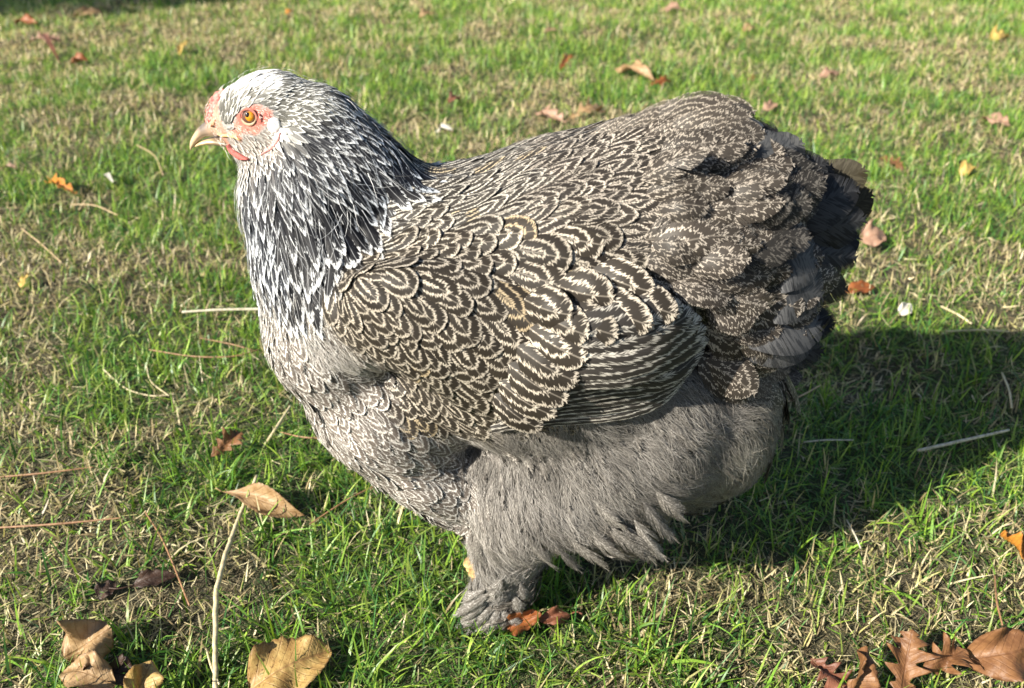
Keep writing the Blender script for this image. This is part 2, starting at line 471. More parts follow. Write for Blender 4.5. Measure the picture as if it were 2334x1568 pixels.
MAP = [  # photo x, y, direction in degrees clockwise from right, kind
    (575, 178, -20, 'brow'), (530, 205, -35, 'brow'), (545, 235, -30, 'brow'), (600, 190, -15, 'brow'), (530, 245, -45, 'crown'), (560, 225, -30, 'crown'),
    (640, 170, 0, 'crown'), (640, 210, -8, 'crown'), (700, 185, 12, 'crown'), (610, 230, -12, 'crown'), (660, 250, 5, 'crown'), (720, 230, 18, 'crown'),
    (780, 215, 30, 'nape'), (790, 270, 32, 'nape'), (740, 290, 25, 'nape'), (850, 280, 45, 'nape'), (690, 300, 30, 'neckup'), (670, 270, 15, 'crown'), (845, 340, 38, 'nape'),
    (490, 240, -60, 'face'), (490, 270, -20, 'face'), (490, 295, 0, 'face'), (540, 290, 0, 'face'), (512, 240, -70, 'crown'), (514, 258, -65, 'crown'), (522, 272, -50, 'crown'), (532, 262, -45, 'crown'), (545, 248, -30, 'crown'), (506, 222, -60, 'brow'), (570, 265, 0, 'face'),
    (600, 262, 0, 'face'), (545, 262, 0, 'face'), (625, 284, 0, 'face'), (480, 310, 0, 'face'), (510, 312, 0, 'face'), (585, 295, 10, 'face'),
    (560, 300, 20, 'face'), (540, 308, 20, 'face'), (600, 306, 30, 'cheek'), (565, 316, 35, 'cheek'), (530, 322, 35, 'cheek'), (622, 306, 40, 'earwhite'), (630, 296, 30, 'earwhite'), (640, 270, 20, 'crown'), (585, 335, 45, 'cheek'), (610, 325, 45, 'cheek'), (552, 336, 45, 'cheek'), (570, 348, 45, 'cheek'),
    (525, 350, 65, 'beard'), (540, 372, 65, 'beard'), (512, 335, 60, 'beard'), (555, 395, 75, 'beard'), (585, 355, 50, 'beard'),
    (640, 330, 65, 'neckup'), (640, 370, 75, 'neckup'), (700, 350, 45, 'neckup'), (600, 400, 95, 'neckup'), (660, 410, 72, 'neckup'), (730, 390, 48, 'neckup'),
    (560, 440, 88, 'hacklefront'), (555, 500, 86, 'hacklefront'), (570, 560, 80, 'hacklefront'), (600, 480, 92, 'hacklefront'), (595, 600, 74, 'hacklefront'),
    (620, 560, 82, 'hacklefront'), (700, 470, 72, 'hackle'), (660, 520, 82, 'hackle'), (740, 440, 60, 'hackle'), (800, 400, 48, 'hackleback'),
    (860, 350, 45, 'hackleback'), (900, 350, 42, 'hackleback'), (890, 315, 46, 'hackleback'), (970, 385, -8, 'cape'), (820, 450, 52, 'hackle'), (930, 400, -5, 'cape'), (890, 450, -14, 'cape'),
    (850, 405, 46, 'hackle'), (770, 510, 70, 'hackle'), (800, 480, 60, 'hackle'), (850, 500, -16, 'cape'), (700, 570, 84, 'hackle'), (680, 620, 84, 'hackle'), (735, 570, 92, 'hackle'), (790, 575, 20, 'shoulder'),
    (760, 560, 92, 'hackle'), (640, 620, 78, 'hackle'), (700, 610, 92, 'hackle'), (740, 655, 85, 'shoulder'), (810, 540, 0, 'cape'),
    (620, 690, 72, 'bib'), (660, 700, 78, 'bib'), (650, 740, 68, 'breast'), (600, 655, 74, 'bib'), (700, 720, 80, 'bib'),
    (690, 830, 62, 'breast'), (650, 810, 60, 'breast'), (730, 900, 58, 'breast'), (780, 960, 50, 'breast'), (770, 1010, 48, 'breast'), (860, 1040, 42, 'breast'),
    (940, 1080, 42, 'breast'), (900, 1120, 42, 'breast'), (1000, 1130, 50, 'breast'), (1020, 1190, 52, 'breast'), (1050, 1120, 45, 'breast'), (1070, 1180, 65, 'thigh'),
    (740, 780, 60, 'flankdown'), (850, 960, 45, 'breast'), (800, 860, 52, 'breast'), (740, 740, 66, 'breast'), (930, 1020, 42, 'breast'), (985, 1020, 42, 'breast'),
    (780, 620, 60, 'shoulder'), (800, 660, 45, 'shoulder'), (840, 610, 10, 'shoulder'), (760, 700, 70, 'shoulder'), (820, 720, 68, 'shoulder'), (870, 760, 68, 'shoulder'),
    (880, 690, 50, 'shoulder'), (920, 820, 68, 'shoulder'), (850, 830, 60, 'shoulder'), (900, 890, 52, 'shoulder'), (970, 930, 48, 'shoulder'),
    (900, 560, -12, 'shoulder'), (960, 560, 5, 'covert'), (960, 630, 25, 'covert'), (1000, 700, 50, 'covert'), (980, 780, 62, 'covert'), (1040, 860, 62, 'covert'), (1070, 930, 50, 'covert'),
    (1050, 640, 25, 'covert'), (1120, 690, 45, 'bigcovert'), (1110, 780, 60, 'bigcovert'), (1150, 860, 55, 'bigcovert'), (1180, 920, 30, 'bigcovert'), (1210, 820, 55, 'bigcovert'),
    (1080, 550, 5, 'covert'), (1150, 590, 15, 'bigcovert'), (1230, 620, 25, 'bigcovert'), (1260, 700, 48, 'bigcovert'), (1280, 780, 58, 'bigcovert'), (1230, 530, 5, 'bigcovert'),
    (1330, 560, 10, 'covert'), (1330, 640, 20, 'bigcovert'), (1400, 640, 18, 'bigcovert'), (1400, 720, 18, 'bigcovert'), (1480, 690, 15, 'bigcovert'), (1290, 905, 10, 'bare'), (1340, 850, 0, 'bare'), (1380, 880, 0, 'bare'), (1400, 800, 0, 'bare'), (1450, 850, 0, 'bare'), (1480, 780, 0, 'bare'), (1520, 820, 0, 'bare'), (1560, 750, 0, 'bare'),
    (1210, 935, 0, 'covert'), (1590, 790, 0, 'bare'),
    (960, 470, -25, 'cape'), (1040, 430, -24, 'cape'), (1020, 390, -22, 'cape'), (1100, 380, -22, 'cape'), (1110, 450, -20, 'cape'), (980, 510, -18, 'cape'), (1060, 500, -14, 'cape'), (1180, 500, -12, 'back'),
    (1180, 350, -20, 'back'), (1200, 420, -28, 'back'), (1280, 360, -30, 'back'), (1280, 460, -15, 'back'), (1350, 320, -28, 'back'), (1380, 400, -22, 'back'),
    (1350, 500, -5, 'back'), (1420, 470, -2, 'saddle'), (1440, 560, 8, 'saddle'), (1480, 400, -20, 'saddle'), (1450, 330, -28, 'saddle'), (1400, 280, -26, 'saddle'),
    (1500, 500, 5, 'saddle'), (1560, 560, 12, 'saddle'), (1600, 620, 15, 'saddle'), (1540, 640, 12, 'saddle'), (1620, 690, 15, 'saddle'),
    (1520, 270, -20, 'saddle'), (1560, 320, -20, 'saddle'), (1600, 260, -5, 'saddle'), (1560, 400, -25, 'saddle'), (1540, 468, 0, 'hollowshade'), (1455, 305, -30, 'hollowshade'), (1590, 300, -20, 'hollowshade'), (1500, 355, -25, 'saddle'), (1590, 490, 10, 'hollowshade'), (1620, 770, 20, 'hollowshade'), (1640, 330, -12, 'saddle'), (1650, 260, 5, 'saddle'),
    (1640, 400, -15, 'cushion'), (1680, 360, -5, 'cushion'), (1600, 470, -15, 'cushion'), (1700, 480, -5, 'cushion'), (1720, 560, 10, 'cushion'), (1660, 560, 5, 'cushion'),
    (1700, 640, 20, 'cushion'), (1760, 420, -5, 'cushion'), (1760, 640, 20, 'cushion'), (1690, 700, 20, 'cushion'), (1740, 720, 25, 'cushion'), (1710, 310, 20, 'taildark'), (1780, 350, 10, 'taildark'),
    (1800, 500, 20, 'taildark'), (1820, 600, 20, 'taildark'), (1780, 790, 20, 'cushion'), (1700, 800, 25, 'cushion'), (1640, 800, 60, 'hollowshade'), (1620, 860, 60, 'hollowshade'), (1700, 860, 20, 'cushion'),
    (1300, 950, 70, 'fluff'), (1180, 980, 80, 'fluff'), (1120, 1020, 80, 'fluff'), (1400, 930, 55, 'fluff'), (1500, 900, 45, 'fluff'), (1580, 900, 40, 'fluff'), (1400, 1020, 60, 'fluff'),
    (1500, 1000, 50, 'fluff'), (1600, 1000, 35, 'fluff'), (1640, 950, 30, 'fluff'), (1240, 1060, 78, 'fluff'), (1550, 1100, 45, 'fluff'), (1350, 1120, 65, 'fluff'), (1470, 1120, 55, 'fluff'),
    (1700, 1000, 45, 'fluffrear'), (1660, 1080, 50, 'fluffrear'), (1740, 920, 40, 'fluffrear'), (1600, 1140, 55, 'fluffrear'),
    (1120, 1120, 85, 'thigh'), (1150, 1180, 82, 'thigh'), (1130, 1230, 80, 'thigh'), (1220, 1180, 75, 'thigh'), (1200, 1250, 75, 'thigh'), (1100, 1250, 75, 'thigh'), (1280, 1180, 62, 'thigh'),
    (1300, 1240, 35, 'hem'), (1380, 1220, 40, 'hem'), (1450, 1230, 50, 'hem'), (1500, 1220, 60, 'hem'), (1250, 1270, 50, 'hem'), (1360, 1270, 30, 'hem'),
    (1160, 1310, 110, 'foot'), (1130, 1360, 120, 'foot'), (1090, 1400, 145, 'foot'), (1150, 1390, 110, 'foot'), (1200, 1320, 90, 'foot'), (1180, 1360, 100, 'foot'),
]
def _map_arrays():
    P, D, A, C, NR = [], [], [], [], []
    for px, py, ang, k in MAP:
        loc, nrm = hit(px, py)
        a = R(ang)
        d = (RIGHT * math.cos(a) - UP * math.sin(a))
        v = K[k]
        P.append((loc.x, -abs(loc.y), loc.z)); D.append(tuple(d)); C.append(v[9])
        A.append([v[0], v[1], v[2], v[3], v[4], v[5], *v[6], *v[7], v[8]])
    return np.array(P), np.array(D), np.array(A), np.array(C)
MP, MD, MA, MC = _map_arrays()

def lookup(Q, power=5):
    """Q (n,3), any side of the bird -> direction, values, code"""
    out_d = np.zeros((len(Q), 3)); out_a = np.zeros((len(Q), MA.shape[1])); out_c = np.zeros(len(Q), int)
    for s in range(0, len(Q), 8000):
        q = Q[s:s + 8000].copy(); side = q[:, 1] > 0
        q[:, 1] = -np.abs(q[:, 1])
        d2 = ((q[:, None, :] - MP[None]) ** 2).sum(2) + 1e-7
        w = d2 ** (-power / 2)
        w /= w.sum(1, keepdims=True)
        dd = w @ MD; dd[side, 1] *= -1
        out_d[s:s + 8000] = dd; out_a[s:s + 8000] = w @ MA; out_c[s:s + 8000] = MC[d2.argmin(1)]
    return out_d, out_a, out_c

# ------------------------------------------------------------------ feather geometry
VROW = np.array([0, .14, .3, .46, .6, .71, .8, .87, .93, .97, 1.0])
UCOL = np.array([-1, -.66, -.33, 0, .33, .66, 1.0])
NR_, NC_ = len(VROW), len(UCOL)
V0 = .5
_i, _j = np.meshgrid(np.arange(NR_ - 1), np.arange(NC_ - 1), indexing='ij')
_a = (_i * NC_ + _j).ravel()
FQ = np.stack([_a, _a + 1, _a + NC_ + 1, _a + NC_], 1)

class Plume:
    """collects feathers of one part"""
    def __init__(s): s.V, s.fv, s.cl, s.cd, s.par, s.one = [], [], [], [], [], []; s.BVt, s.BF, s.Bat, s.nbv = [], [], [], 0
    def add(s, path, nrm, W, val, camber=.25, jag=.05, rnd=None):
        """path (NR_,3) centreline points, nrm (NR_,3) surface normals"""
        p = val['p']
        t = np.clip((VROW - V0) / (1 - V0), 0, 1)
        hw = (1 - t ** p) ** (1 / p)
        base = .45 + .55 * np.clip(VROW / .35, 0, 1) ** .8
        hw = np.maximum(hw * base, .015)
        tan = np.gradient(path, axis=0); tan /= np.linalg.norm(tan, axis=1, keepdims=True) + 1e-9
        sd = np.cross(nrm, tan); sd /= np.linalg.norm(sd, axis=1, keepdims=True) + 1e-9
        nn = np.cross(tan, sd)
        a = UCOL[None, :] * hw[:, None]
        jit = 1 + (rng.random((NR_, NC_)) - .5) * jag * (np.abs(UCOL)[None, :] > .9)
        a = a * jit
        pts = path[:, None, :] + sd[:, None, :] * (a * W * .5)[:, :, None] - nn[:, None, :] * (camber * W * .5 * a ** 2)[:, :, None]
        s.V.append(pts.reshape(-1, 3))
        rnd = rng.random() if rnd is None else rnd
        n = NR_ * NC_
        s.fv.append(np.stack([a.ravel(), np.repeat(VROW, NC_), np.full(n, rnd)], 1))
        s.cl.append(np.tile(val['cl'], (n, 1))); s.cd.append(np.tile(val['cd'], (n, 1)))
        s.par.append(np.tile((val['n'], p, val['m']), (n, 1))); s.one.append(np.full(n, val.get('one', 0.0)))
    def add_barbs(s, path, nrm, W, val, camber=.3, nb=40, fray=.5, rnd=None, slope=.30, vroot=.12):
        """a feather made of separate barbs, so that its vane splits and frays"""
        p = val['p']
        def outline(v):
            t = np.clip((v - V0) / (1 - V0), 0, 1)
            h = (1 - t ** p) ** (1 / p)
            return np.maximum(h * (.45 + .55 * np.clip(v / .35, 0, 1) ** .8), .0)
        tan = np.gradient(path, axis=0); tan /= np.linalg.norm(tan, axis=1, keepdims=True) + 1e-9
        sd = np.cross(nrm, tan); sd /= np.linalg.norm(sd, axis=1, keepdims=True) + 1e-9
        nn = np.cross(tan, sd)
        L = np.linalg.norm(np.diff(path, axis=0), axis=1).sum()
        at = lambda A_, v: np.stack([np.interp(v, VROW, A_[:, k]) for k in range(3)], -1)
        rnd = rng.random() if rnd is None else rnd
        vr = np.linspace(vroot, .985, nb); dv = (vr[1] - vr[0])
        f = np.linspace(0, 1, 4)
        for sg in (-1, 1):
            # split groups
            gl = rng.integers(5, 13) * max(1.0, nb / 42); grp = np.cumsum(rng.random(nb) < 1.0 / gl)
            goff = rng.normal(0, .018 * fray, grp.max() + 2)[grp] + rng.normal(0, .004 * fray * min(1, 45 / nb), nb)
            glen = 1 - np.abs(rng.normal(0, .05 * fray, grp.max() + 2))[grp] - np.abs(rng.normal(0, .035 * fray * min(1, 45 / nb), nb))
            gup = rng.normal(0, .035 * fray, grp.max() + 2)[grp]
            # where each barb meets the outline
            ae = np.full(nb, .5)
            sl = slope * (1 + .8 * vr)
            for _ in range(14): ae = .5 * ae + .5 * outline(np.minimum(vr + sl * ae * .5, 1.0))
            ae = ae * glen
            A_ = ae[:, None] * f[None]                               # nb,4
            Vc = vr[:, None] + (sl * .5)[:, None] * A_ * (.6 + .4 * f[None]) + goff[:, None] * f[None] ** 1.5
            C_ = at(path, np.clip(Vc, 0, 1)); T_ = at(tan, np.clip(Vc, 0, 1)); S_ = at(sd, np.clip(Vc, 0, 1)); N_ = at(nn, np.clip(Vc, 0, 1))
            over = np.maximum(Vc - 1, 0)
            pts = C_ + T_ * (over * L)[..., None] + S_ * (sg * A_ * W * .5)[..., None] + N_ * ((gup[:, None] * f[None] ** 2 - camber * A_ ** 2) * W * .5)[..., None]
            hw = (dv * (.62 + .1 * rng.random(nb)))[:, None] * (1 - (.25 + .3 * min(fray, 1)) * f[None] ** 3)
            ptsA = pts - T_ * (hw * L)[..., None]; ptsB = pts + T_ * (hw * L)[..., None]
            V = np.stack([ptsA, ptsB], 2).reshape(-1, 3)             # nb*4*2
            n = len(V); b0 = s.nbv
            k = (np.arange(nb) * 8)[:, None, None] + (np.arange(3) * 2)[None, :, None] + np.array([0, 1, 3, 2])[None, None, :]
            s.BF.append(k.reshape(-1, 4) + b0); s.nbv += n; s.BVt.append(V)
            av = np.stack([np.repeat((sg * A_)[..., None], 2, 2), np.repeat(Vc[..., None], 2, 2), np.full((nb, 4, 2), rnd)], -1).reshape(-1, 3)
            s.Bat.append((av, np.tile(val['cl'], (n, 1)), np.tile(val['cd'], (n, 1)), np.tile((val['n'], p, val['m']), (n, 1)), np.full(n, val.get('one', 0.0))))
    def build(s, name, mat, parent):
        if not s.V and not s.BVt: return None
        nf = len(s.V); Fs = []
        if nf: Fs.append((FQ[None] + (np.arange(nf) * NR_ * NC_)[:, None, None]).reshape(-1, 4))
        n0 = nf * NR_ * NC_
        if s.BVt:
            Fs.append(np.concatenate(s.BF) + n0); s.V += s.BVt
            for k_, lst in enumerate((s.fv, s.cl, s.cd, s.par, s.one)): lst += [b[k_] for b in s.Bat]
        V = np.concatenate(s.V); F = Fs
        me = mesh_np(name, V, F)
        add_attr(me, 'fv', np.concatenate(s.fv)); add_attr(me, 'cl', np.concatenate(s.cl))
        add_attr(me, 'cd', np.concatenate(s.cd)); add_attr(me, 'par', np.concatenate(s.par)); add_attr(me, 'one', np.concatenate(s.one), 'FLOAT')
        return link(name, me, mat, parent)

def feather_material():
    N = NT('feather')
    fv = N.sep(N.attr('fv').outputs['Vector']); a, v, rnd = fv[0], fv[1], fv[2]
    pr = N.sep(N.attr('par').outputs['Vector']); nb, p, mot = pr[0], pr[1], pr[2]
    cl, cd = N.attr('cl').outputs['Vector'], N.attr('cd').outputs['Vector']
    absa = N.math('ABSOLUTE', a)
    sgn = N.math('SIGN', a)
    # barbs run outwards and towards the tip
    c = N.math('SUBTRACT', v, N.math('MULTIPLY', absa, .30))
    cw = N.math('ADD', N.math('ADD', N.math('MULTIPLY', c, 1.0), N.math('MULTIPLY', rnd, 37.0)), N.math('MULTIPLY', sgn, 5.3))
    barb = N.noise(cw, 42, 1.5, '1D')[0]
    barb2 = N.noise(cw, 17, 2, '1D')[0]
    cv = N.n('ShaderNodeCombineXYZ'); N.l(N.math('MULTIPLY', absa, .45), cv.inputs[0]); N.l(N.math('MULTIPLY', cw, 2.6), cv.inputs[1]); N.l(N.math('MULTIPLY', rnd, 19.0), cv.inputs[2])
    mottle = N.noise(cv.outputs[0], 6.0, 2)[0]
    t = N.math('MAXIMUM', N.math('DIVIDE', N.math('SUBTRACT', v, V0), 1 - V0), 0.0)
    r = N.math('POWER', N.math('ADD', N.math('POWER', absa, p), N.math('POWER', t, p)), N.math('DIVIDE', 1.0, p))
    p2 = N.math('ADD', 1.0, N.math('MULTIPLY', N.math('SUBTRACT', p, 1.0), N.math('ADD', .35, N.math('MULTIPLY', .65, N.smooth(r, .30, .95)))))
    r2 = N.math('POWER', N.math('ADD', N.math('POWER', absa, p2), N.math('POWER', t, p2)), N.math('DIVIDE', 1.0, p2))
    one = N.attr('one').outputs['Fac']
    s = N.math('MULTIPLY', N.math('SUBTRACT', 1.0, r2), nb)
    s = N.math('ADD', s, N.math('MULTIPLY', N.math('SUBTRACT', barb, .5), N.math('ADD', .30, N.math('MULTIPLY', nb, .20))))
    s = N.math('ADD', s, N.math('MULTIPLY', N.math('SUBTRACT', barb2, .5), .35))
    s = N.math('ADD', s, N.math('MULTIPLY', N.math('SUBTRACT', mottle, .5), N.math('MULTIPLY', mot, 3.2)))
    s1 = N.math('MINIMUM', N.math('MAXIMUM', s, .14), .95)
    fr = N.math('ADD', N.math('MULTIPLY', N.math('FRACT', N.math('ADD', s, 5.0)), N.math('SUBTRACT', 1.0, one)), N.math('MULTIPLY', s1, one))
    light = N.math('MULTIPLY', N.smooth(fr, .02, .12), N.math('SUBTRACT', 1.0, N.smooth(fr, .21, .33)))
    # outermost fringe is always light, the thin rim dark
    col = N.mix(light, cd, cl)
    shaft = N.math('SUBTRACT', 1.0, N.smooth(absa, .015, .05))
    col = N.mix(N.math('MULTIPLY', shaft, .25), col, cl)
    var = N.math('ADD', .80, N.math('MULTIPLY', N.math('FRACT', N.math('MULTIPLY', rnd, 91.7)), .36))
    barbline = N.math('ADD', .86, N.math('MULTIPLY', barb, .28))
    k = N.math('MULTIPLY', var, barbline)
    kk = N.n('ShaderNodeCombineXYZ'); [N.l(k, kk.inputs[i]) for i in range(3)]
    col = N.mix(1.0, col, kk.outputs[0], 'MULTIPLY')
    N.put(N.b.inputs['Base Color'], col)
    N.b.inputs['Roughness'].default_value = .5
    N.b.inputs['Specular IOR Level'].default_value = .18
    N.bump(barb, .35, .0006)
    return N.m
FM = feather_material()

def hair_material():
    N = NT('down')
    N.put(N.b.inputs['Base Color'], N.attr('tint').outputs['Vector'])
    N.b.inputs['Roughness'].default_value = .6
    N.b.inputs['Specular IOR Level'].default_value = .25
    return N.m
HM = hair_material()

# ------------------------------------------------------------------ lay the plumage
hen = empty('hen', (on_ground(1130, 1400).x, 0, 0))
tag(hen, 'plump black, white and grey pencilled hen standing in profile on the lawn with feathered feet', 'hen')

tri = BV[BT]
area = np.linalg.norm(np.cross(tri[:, 1] - tri[:, 0], tri[:, 2] - tri[:, 0]), axis=1) * .5
def surface_samples(n):
    idx = rng.choice(len(BT), n, p=area / area.sum())
    u, v = rng.random(n), rng.random(n); f = u + v > 1; u[f], v[f] = 1 - u[f], 1 - v[f]
    t = tri[idx]
    return t[:, 0] + (t[:, 1] - t[:, 0]) * u[:, None] + (t[:, 2] - t[:, 0]) * v[:, None]

def dart(Q, rad):
    cell = .004; grid = {}; keep = []
    for i in range(len(Q)):
        q = Q[i]; r = rad[i]; g = (int(q[0] // cell), int(q[1] // cell), int(q[2] // cell))
        m = int(r // cell) + 1; ok = True
        for dx in range(-m, m + 1):
            for dy in range(-m, m + 1):
                for dz in range(-m, m + 1):
                    for j in grid.get((g[0] + dx, g[1] + dy, g[2] + dz), ()):
                        w = Q[j]
                        if (w[0] - q[0]) ** 2 + (w[1] - q[1]) ** 2 + (w[2] - q[2]) ** 2 < r * r: ok = False; break
                    if not ok: break
                if not ok: break
            if not ok: break
        if ok:
            grid.setdefault(g, []).append(i); keep.append(i)
    return np.array(keep)

def march(p, d, L, h0, lift, back=.0, curl=0.0):
    """centreline that follows the body surface from p along d, rising off it towards the tip"""
    path = np.zeros((NR_, 3)); nr = np.zeros((NR_, 3))
    q = Vector(p); d = Vector(d); prev = 0
    for k in range(NR_):
        step = (VROW[k] - prev) * L; prev = VROW[k]
        q = q + d * step
        loc, n, i, dist = tree.find_nearest(q)
        d = (d - n * d.dot(n))
        if d.length < 1e-6: d = Vector((1, 0, 0))
        d.normalize()
        # let stiff tips leave a surface that turns away sharply
        flat = q + n * 0
        base = loc if (loc - q).length < .004 + .3 * step else loc * .5 + q * .5
        v = VROW[k]
        hgt = h0 + lift * L * v - curl * L * v ** 3
        path[k] = base + n * hgt; nr[k] = n
        q = base
    return path, nr

PARTS = {}
def part_of(code, y):
    nm = {0: 'neck_plumage', 1: 'breast_plumage', 2: 'breast_plumage', 3: 'wing', 4: 'saddle_plumage', 5: 'belly_plumage', 6: 'foot_plumage', 9: 'face', 10: 'face'}[code]
    if nm in ('wing', 'foot_plumage'): return (nm, y > 0)
    return (nm, False)

def build_plumage(under=False):
    Q = surface_samples(150000)
    D, A, C = lookup(Q)
    if under:
        m_ = (C == 3) | (C == 4) | (C == 1) | (C == 0); Q, D, A, C = Q[m_], D[m_], A[m_], C[m_]
    rad = A[:, 2] * .92
    # more darts where feathers are small: shuffle already random
    kp = dart(Q, rad)
    Q, D, A, C = Q[kp], D[kp], A[kp], C[kp]
    for i in range(len(Q)):
        if C[i] >= 9 or A[i][0] < .004: continue
        L, W, sp, nb, p, m = A[i][:6]; cl, cd, lift = A[i][6:9], A[i][9:12], A[i][12]
        d = D[i] / (np.linalg.norm(D[i]) + 1e-9)
        d = d + rng.normal(0, .07, 3)
        if C[i] == 4 and Q[i][0] > RUMPX:
            d = d + rng.normal(0, .15, 3); lift = lift * rng.uniform(.5, 2.5)
        if under: lift = lift * .35
        sc = rng.uniform(.86, 1.12); L *= sc; W *= rng.uniform(.9, 1.1)
        warm = rng.random()
        cl2 = np.array(cl) * rng.uniform(.88, 1.08)
        if C[i] == 3 and warm < .05: cl2 = cl2 * (1.03, .92, .72)
        path, nr = march(Q[i], d, L, .0006 + .0008 * rng.random(), lift * rng.uniform(.8, 1.25), curl=.05 if C[i] in (3, 4) else 0)
        nr = nr + rng.normal(0, .06, 3)
        if C[i] == 4: nr = nr + rng.normal(0, .10, 3)
        key = part_of(C[i], Q[i][1])
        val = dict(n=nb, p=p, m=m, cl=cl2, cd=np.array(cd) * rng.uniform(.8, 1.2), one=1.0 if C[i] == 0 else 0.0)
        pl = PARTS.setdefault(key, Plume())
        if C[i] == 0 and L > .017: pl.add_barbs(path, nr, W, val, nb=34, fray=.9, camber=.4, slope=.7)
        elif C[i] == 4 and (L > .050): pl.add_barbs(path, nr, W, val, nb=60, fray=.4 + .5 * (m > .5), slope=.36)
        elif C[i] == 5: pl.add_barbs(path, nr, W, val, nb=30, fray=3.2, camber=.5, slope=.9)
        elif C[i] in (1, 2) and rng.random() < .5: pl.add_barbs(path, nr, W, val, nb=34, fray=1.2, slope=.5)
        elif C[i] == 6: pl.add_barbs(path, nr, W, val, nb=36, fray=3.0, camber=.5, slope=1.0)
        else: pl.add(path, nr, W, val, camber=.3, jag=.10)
    return Q, A, C
RUMPX = on_plane(1480, 450).x
build_plumage(True)
FQs, FA, FC = build_plumage()
print('feathers', len(FQs))

# ------------------------------------------------------------------ flight feathers of the folded wing
def bez(pts, ts):
    """smooth curve through a handful of points"""
    P = np.array([tuple(p) for p in pts]); n = len(P)
    seg = np.linspace(0, 1, n); return np.stack([np.interp(ts, seg, P[:, k]) for k in range(3)], 1) if n == 2 else catmull(P, ts)
def catmull(P, ts):
    n = len(P) - 1; out = []
    E = np.concatenate([[2 * P[0] - P[1]], P, [2 * P[-1] - P[-2]]])
    for t in ts:
        x = min(t * n, n - 1e-6); k = int(x); f = x - k
        a, b, c, d = E[k], E[k + 1], E[k + 2], E[k + 3]
        out.append(.5 * ((2 * b) + (c - a) * f + (2 * a - 5 * b + 4 * c - d) * f * f + (3 * b - a - 3 * c + d) * f ** 3))
    return np.array(out)

FLIGHT = [  # photo points along each long feather, lowest first; width
    ([(1120, 962), (1235, 948), (1390, 930), (1480, 905), (1545, 868)], .012),
    ([(1140, 948), (1250, 925), (1395, 908), (1490, 885), (1560, 845)], .014),
    ([(1160, 930), (1260, 902), (1400, 888), (1500, 865), (1575, 822)], .016),
    ([(1180, 905), (1290, 880), (1410, 868), (1510, 845), (1588, 800)], .017),
    ([(1200, 880), (1305, 856), (1420, 848), (1520, 824), (1600, 776)], .019),
    ([(1220, 850), (1315, 830), (1430, 826), (1530, 802), (1606, 750)], .021),
    ([(1230, 820), (1325, 806), (1430, 802), (1530, 776), (1600, 722)], .023),
    ([(1240, 790), (1325, 782), (1430, 778), (1520, 752), (1588, 700)], .025),
    ([(1250, 765), (1330, 758), (1420, 752), (1510, 728), (1570, 684)], .027),
    ([(1280, 735), (1350, 730), (1420, 722), (1490, 704), (1545, 668)], .030),
]
def build_flight():
    val = dict(n=2.3, p=2.3, m=.30, cl=np.array((.44, .41, .36)), cd=np.array((.034, .030, .027)))
    for k, (pts, W) in enumerate(FLIGHT):
        P = []
        for (x, y) in pts:
            loc, n = hit(x, y)
            P.append(loc + Vector((0, -1, .15)).normalized() * (.0095 + .0011 * k))
        # keep the sweep fair: even out depth
        P = np.array([tuple(q) for q in P]); yy = np.polyfit(np.arange(5), P[:, 1], 2); P[:, 1] = np.polyval(yy, np.arange(5))
        path = catmull(P, VROW)
        for side in (1, -1):
            pp = path.copy(); pp[:, 1] *= side
            nr = np.tile((0, -side * 1.0, .25), (NR_, 1)).astype(float)
            PARTS[('wing', side < 0)].add(pp, nr, W, val, camber=.35, rnd=.1 * k + .03, jag=.04)
def build_greater_coverts():
    # broad rounded feathers that lap over the roots of the flight feathers
    r2 = np.random.default_rng(8)
    for (a, b, W) in (((1110, 880), (1232, 945), .028), ((1120, 850), (1262, 915), .030), ((1140, 810), (1290, 880), .033), ((1160, 770), (1312, 838), .036), ((1190, 730), (1330, 790), .038),
                      ((1240, 690), (1400, 735), .036), ((1210, 690), (1335, 735), .036), ((1300, 650), (1475, 715), .036), ((1250, 640), (1392, 650), .038), ((1380, 640), (1530, 690), .034), ((1330, 600), (1480, 640), .034), ((1180, 670), (1300, 690), .036)):
        pa, na = hit(*a); pb, nb_ = hit(*b)
        out = Vector((0, -1, .15)).normalized()
        P = np.array([tuple(pa + out * .004), tuple((pa + pb) / 2 + out * .020), tuple(pb + out * .0225)])
        path = catmull(P, VROW); W = W * .80
        for sgn in (1, -1):
            pp = path.copy(); pp[:, 1] *= sgn
            nr = np.tile((r2.normal(0, .1) - .05, -1.0 * sgn, .3), (NR_, 1)).astype(float)
            PARTS[('wing', sgn < 0)].add_barbs(pp, nr, W, dict(n=2.0, p=2.1, m=.3, cl=np.array((.50, .44, .36)) * r2.uniform(.85, 1.05), cd=np.array((.027, .022, .017))), camber=.4, nb=120, fray=.2, slope=.34)
build_flight()
build_greater_coverts()

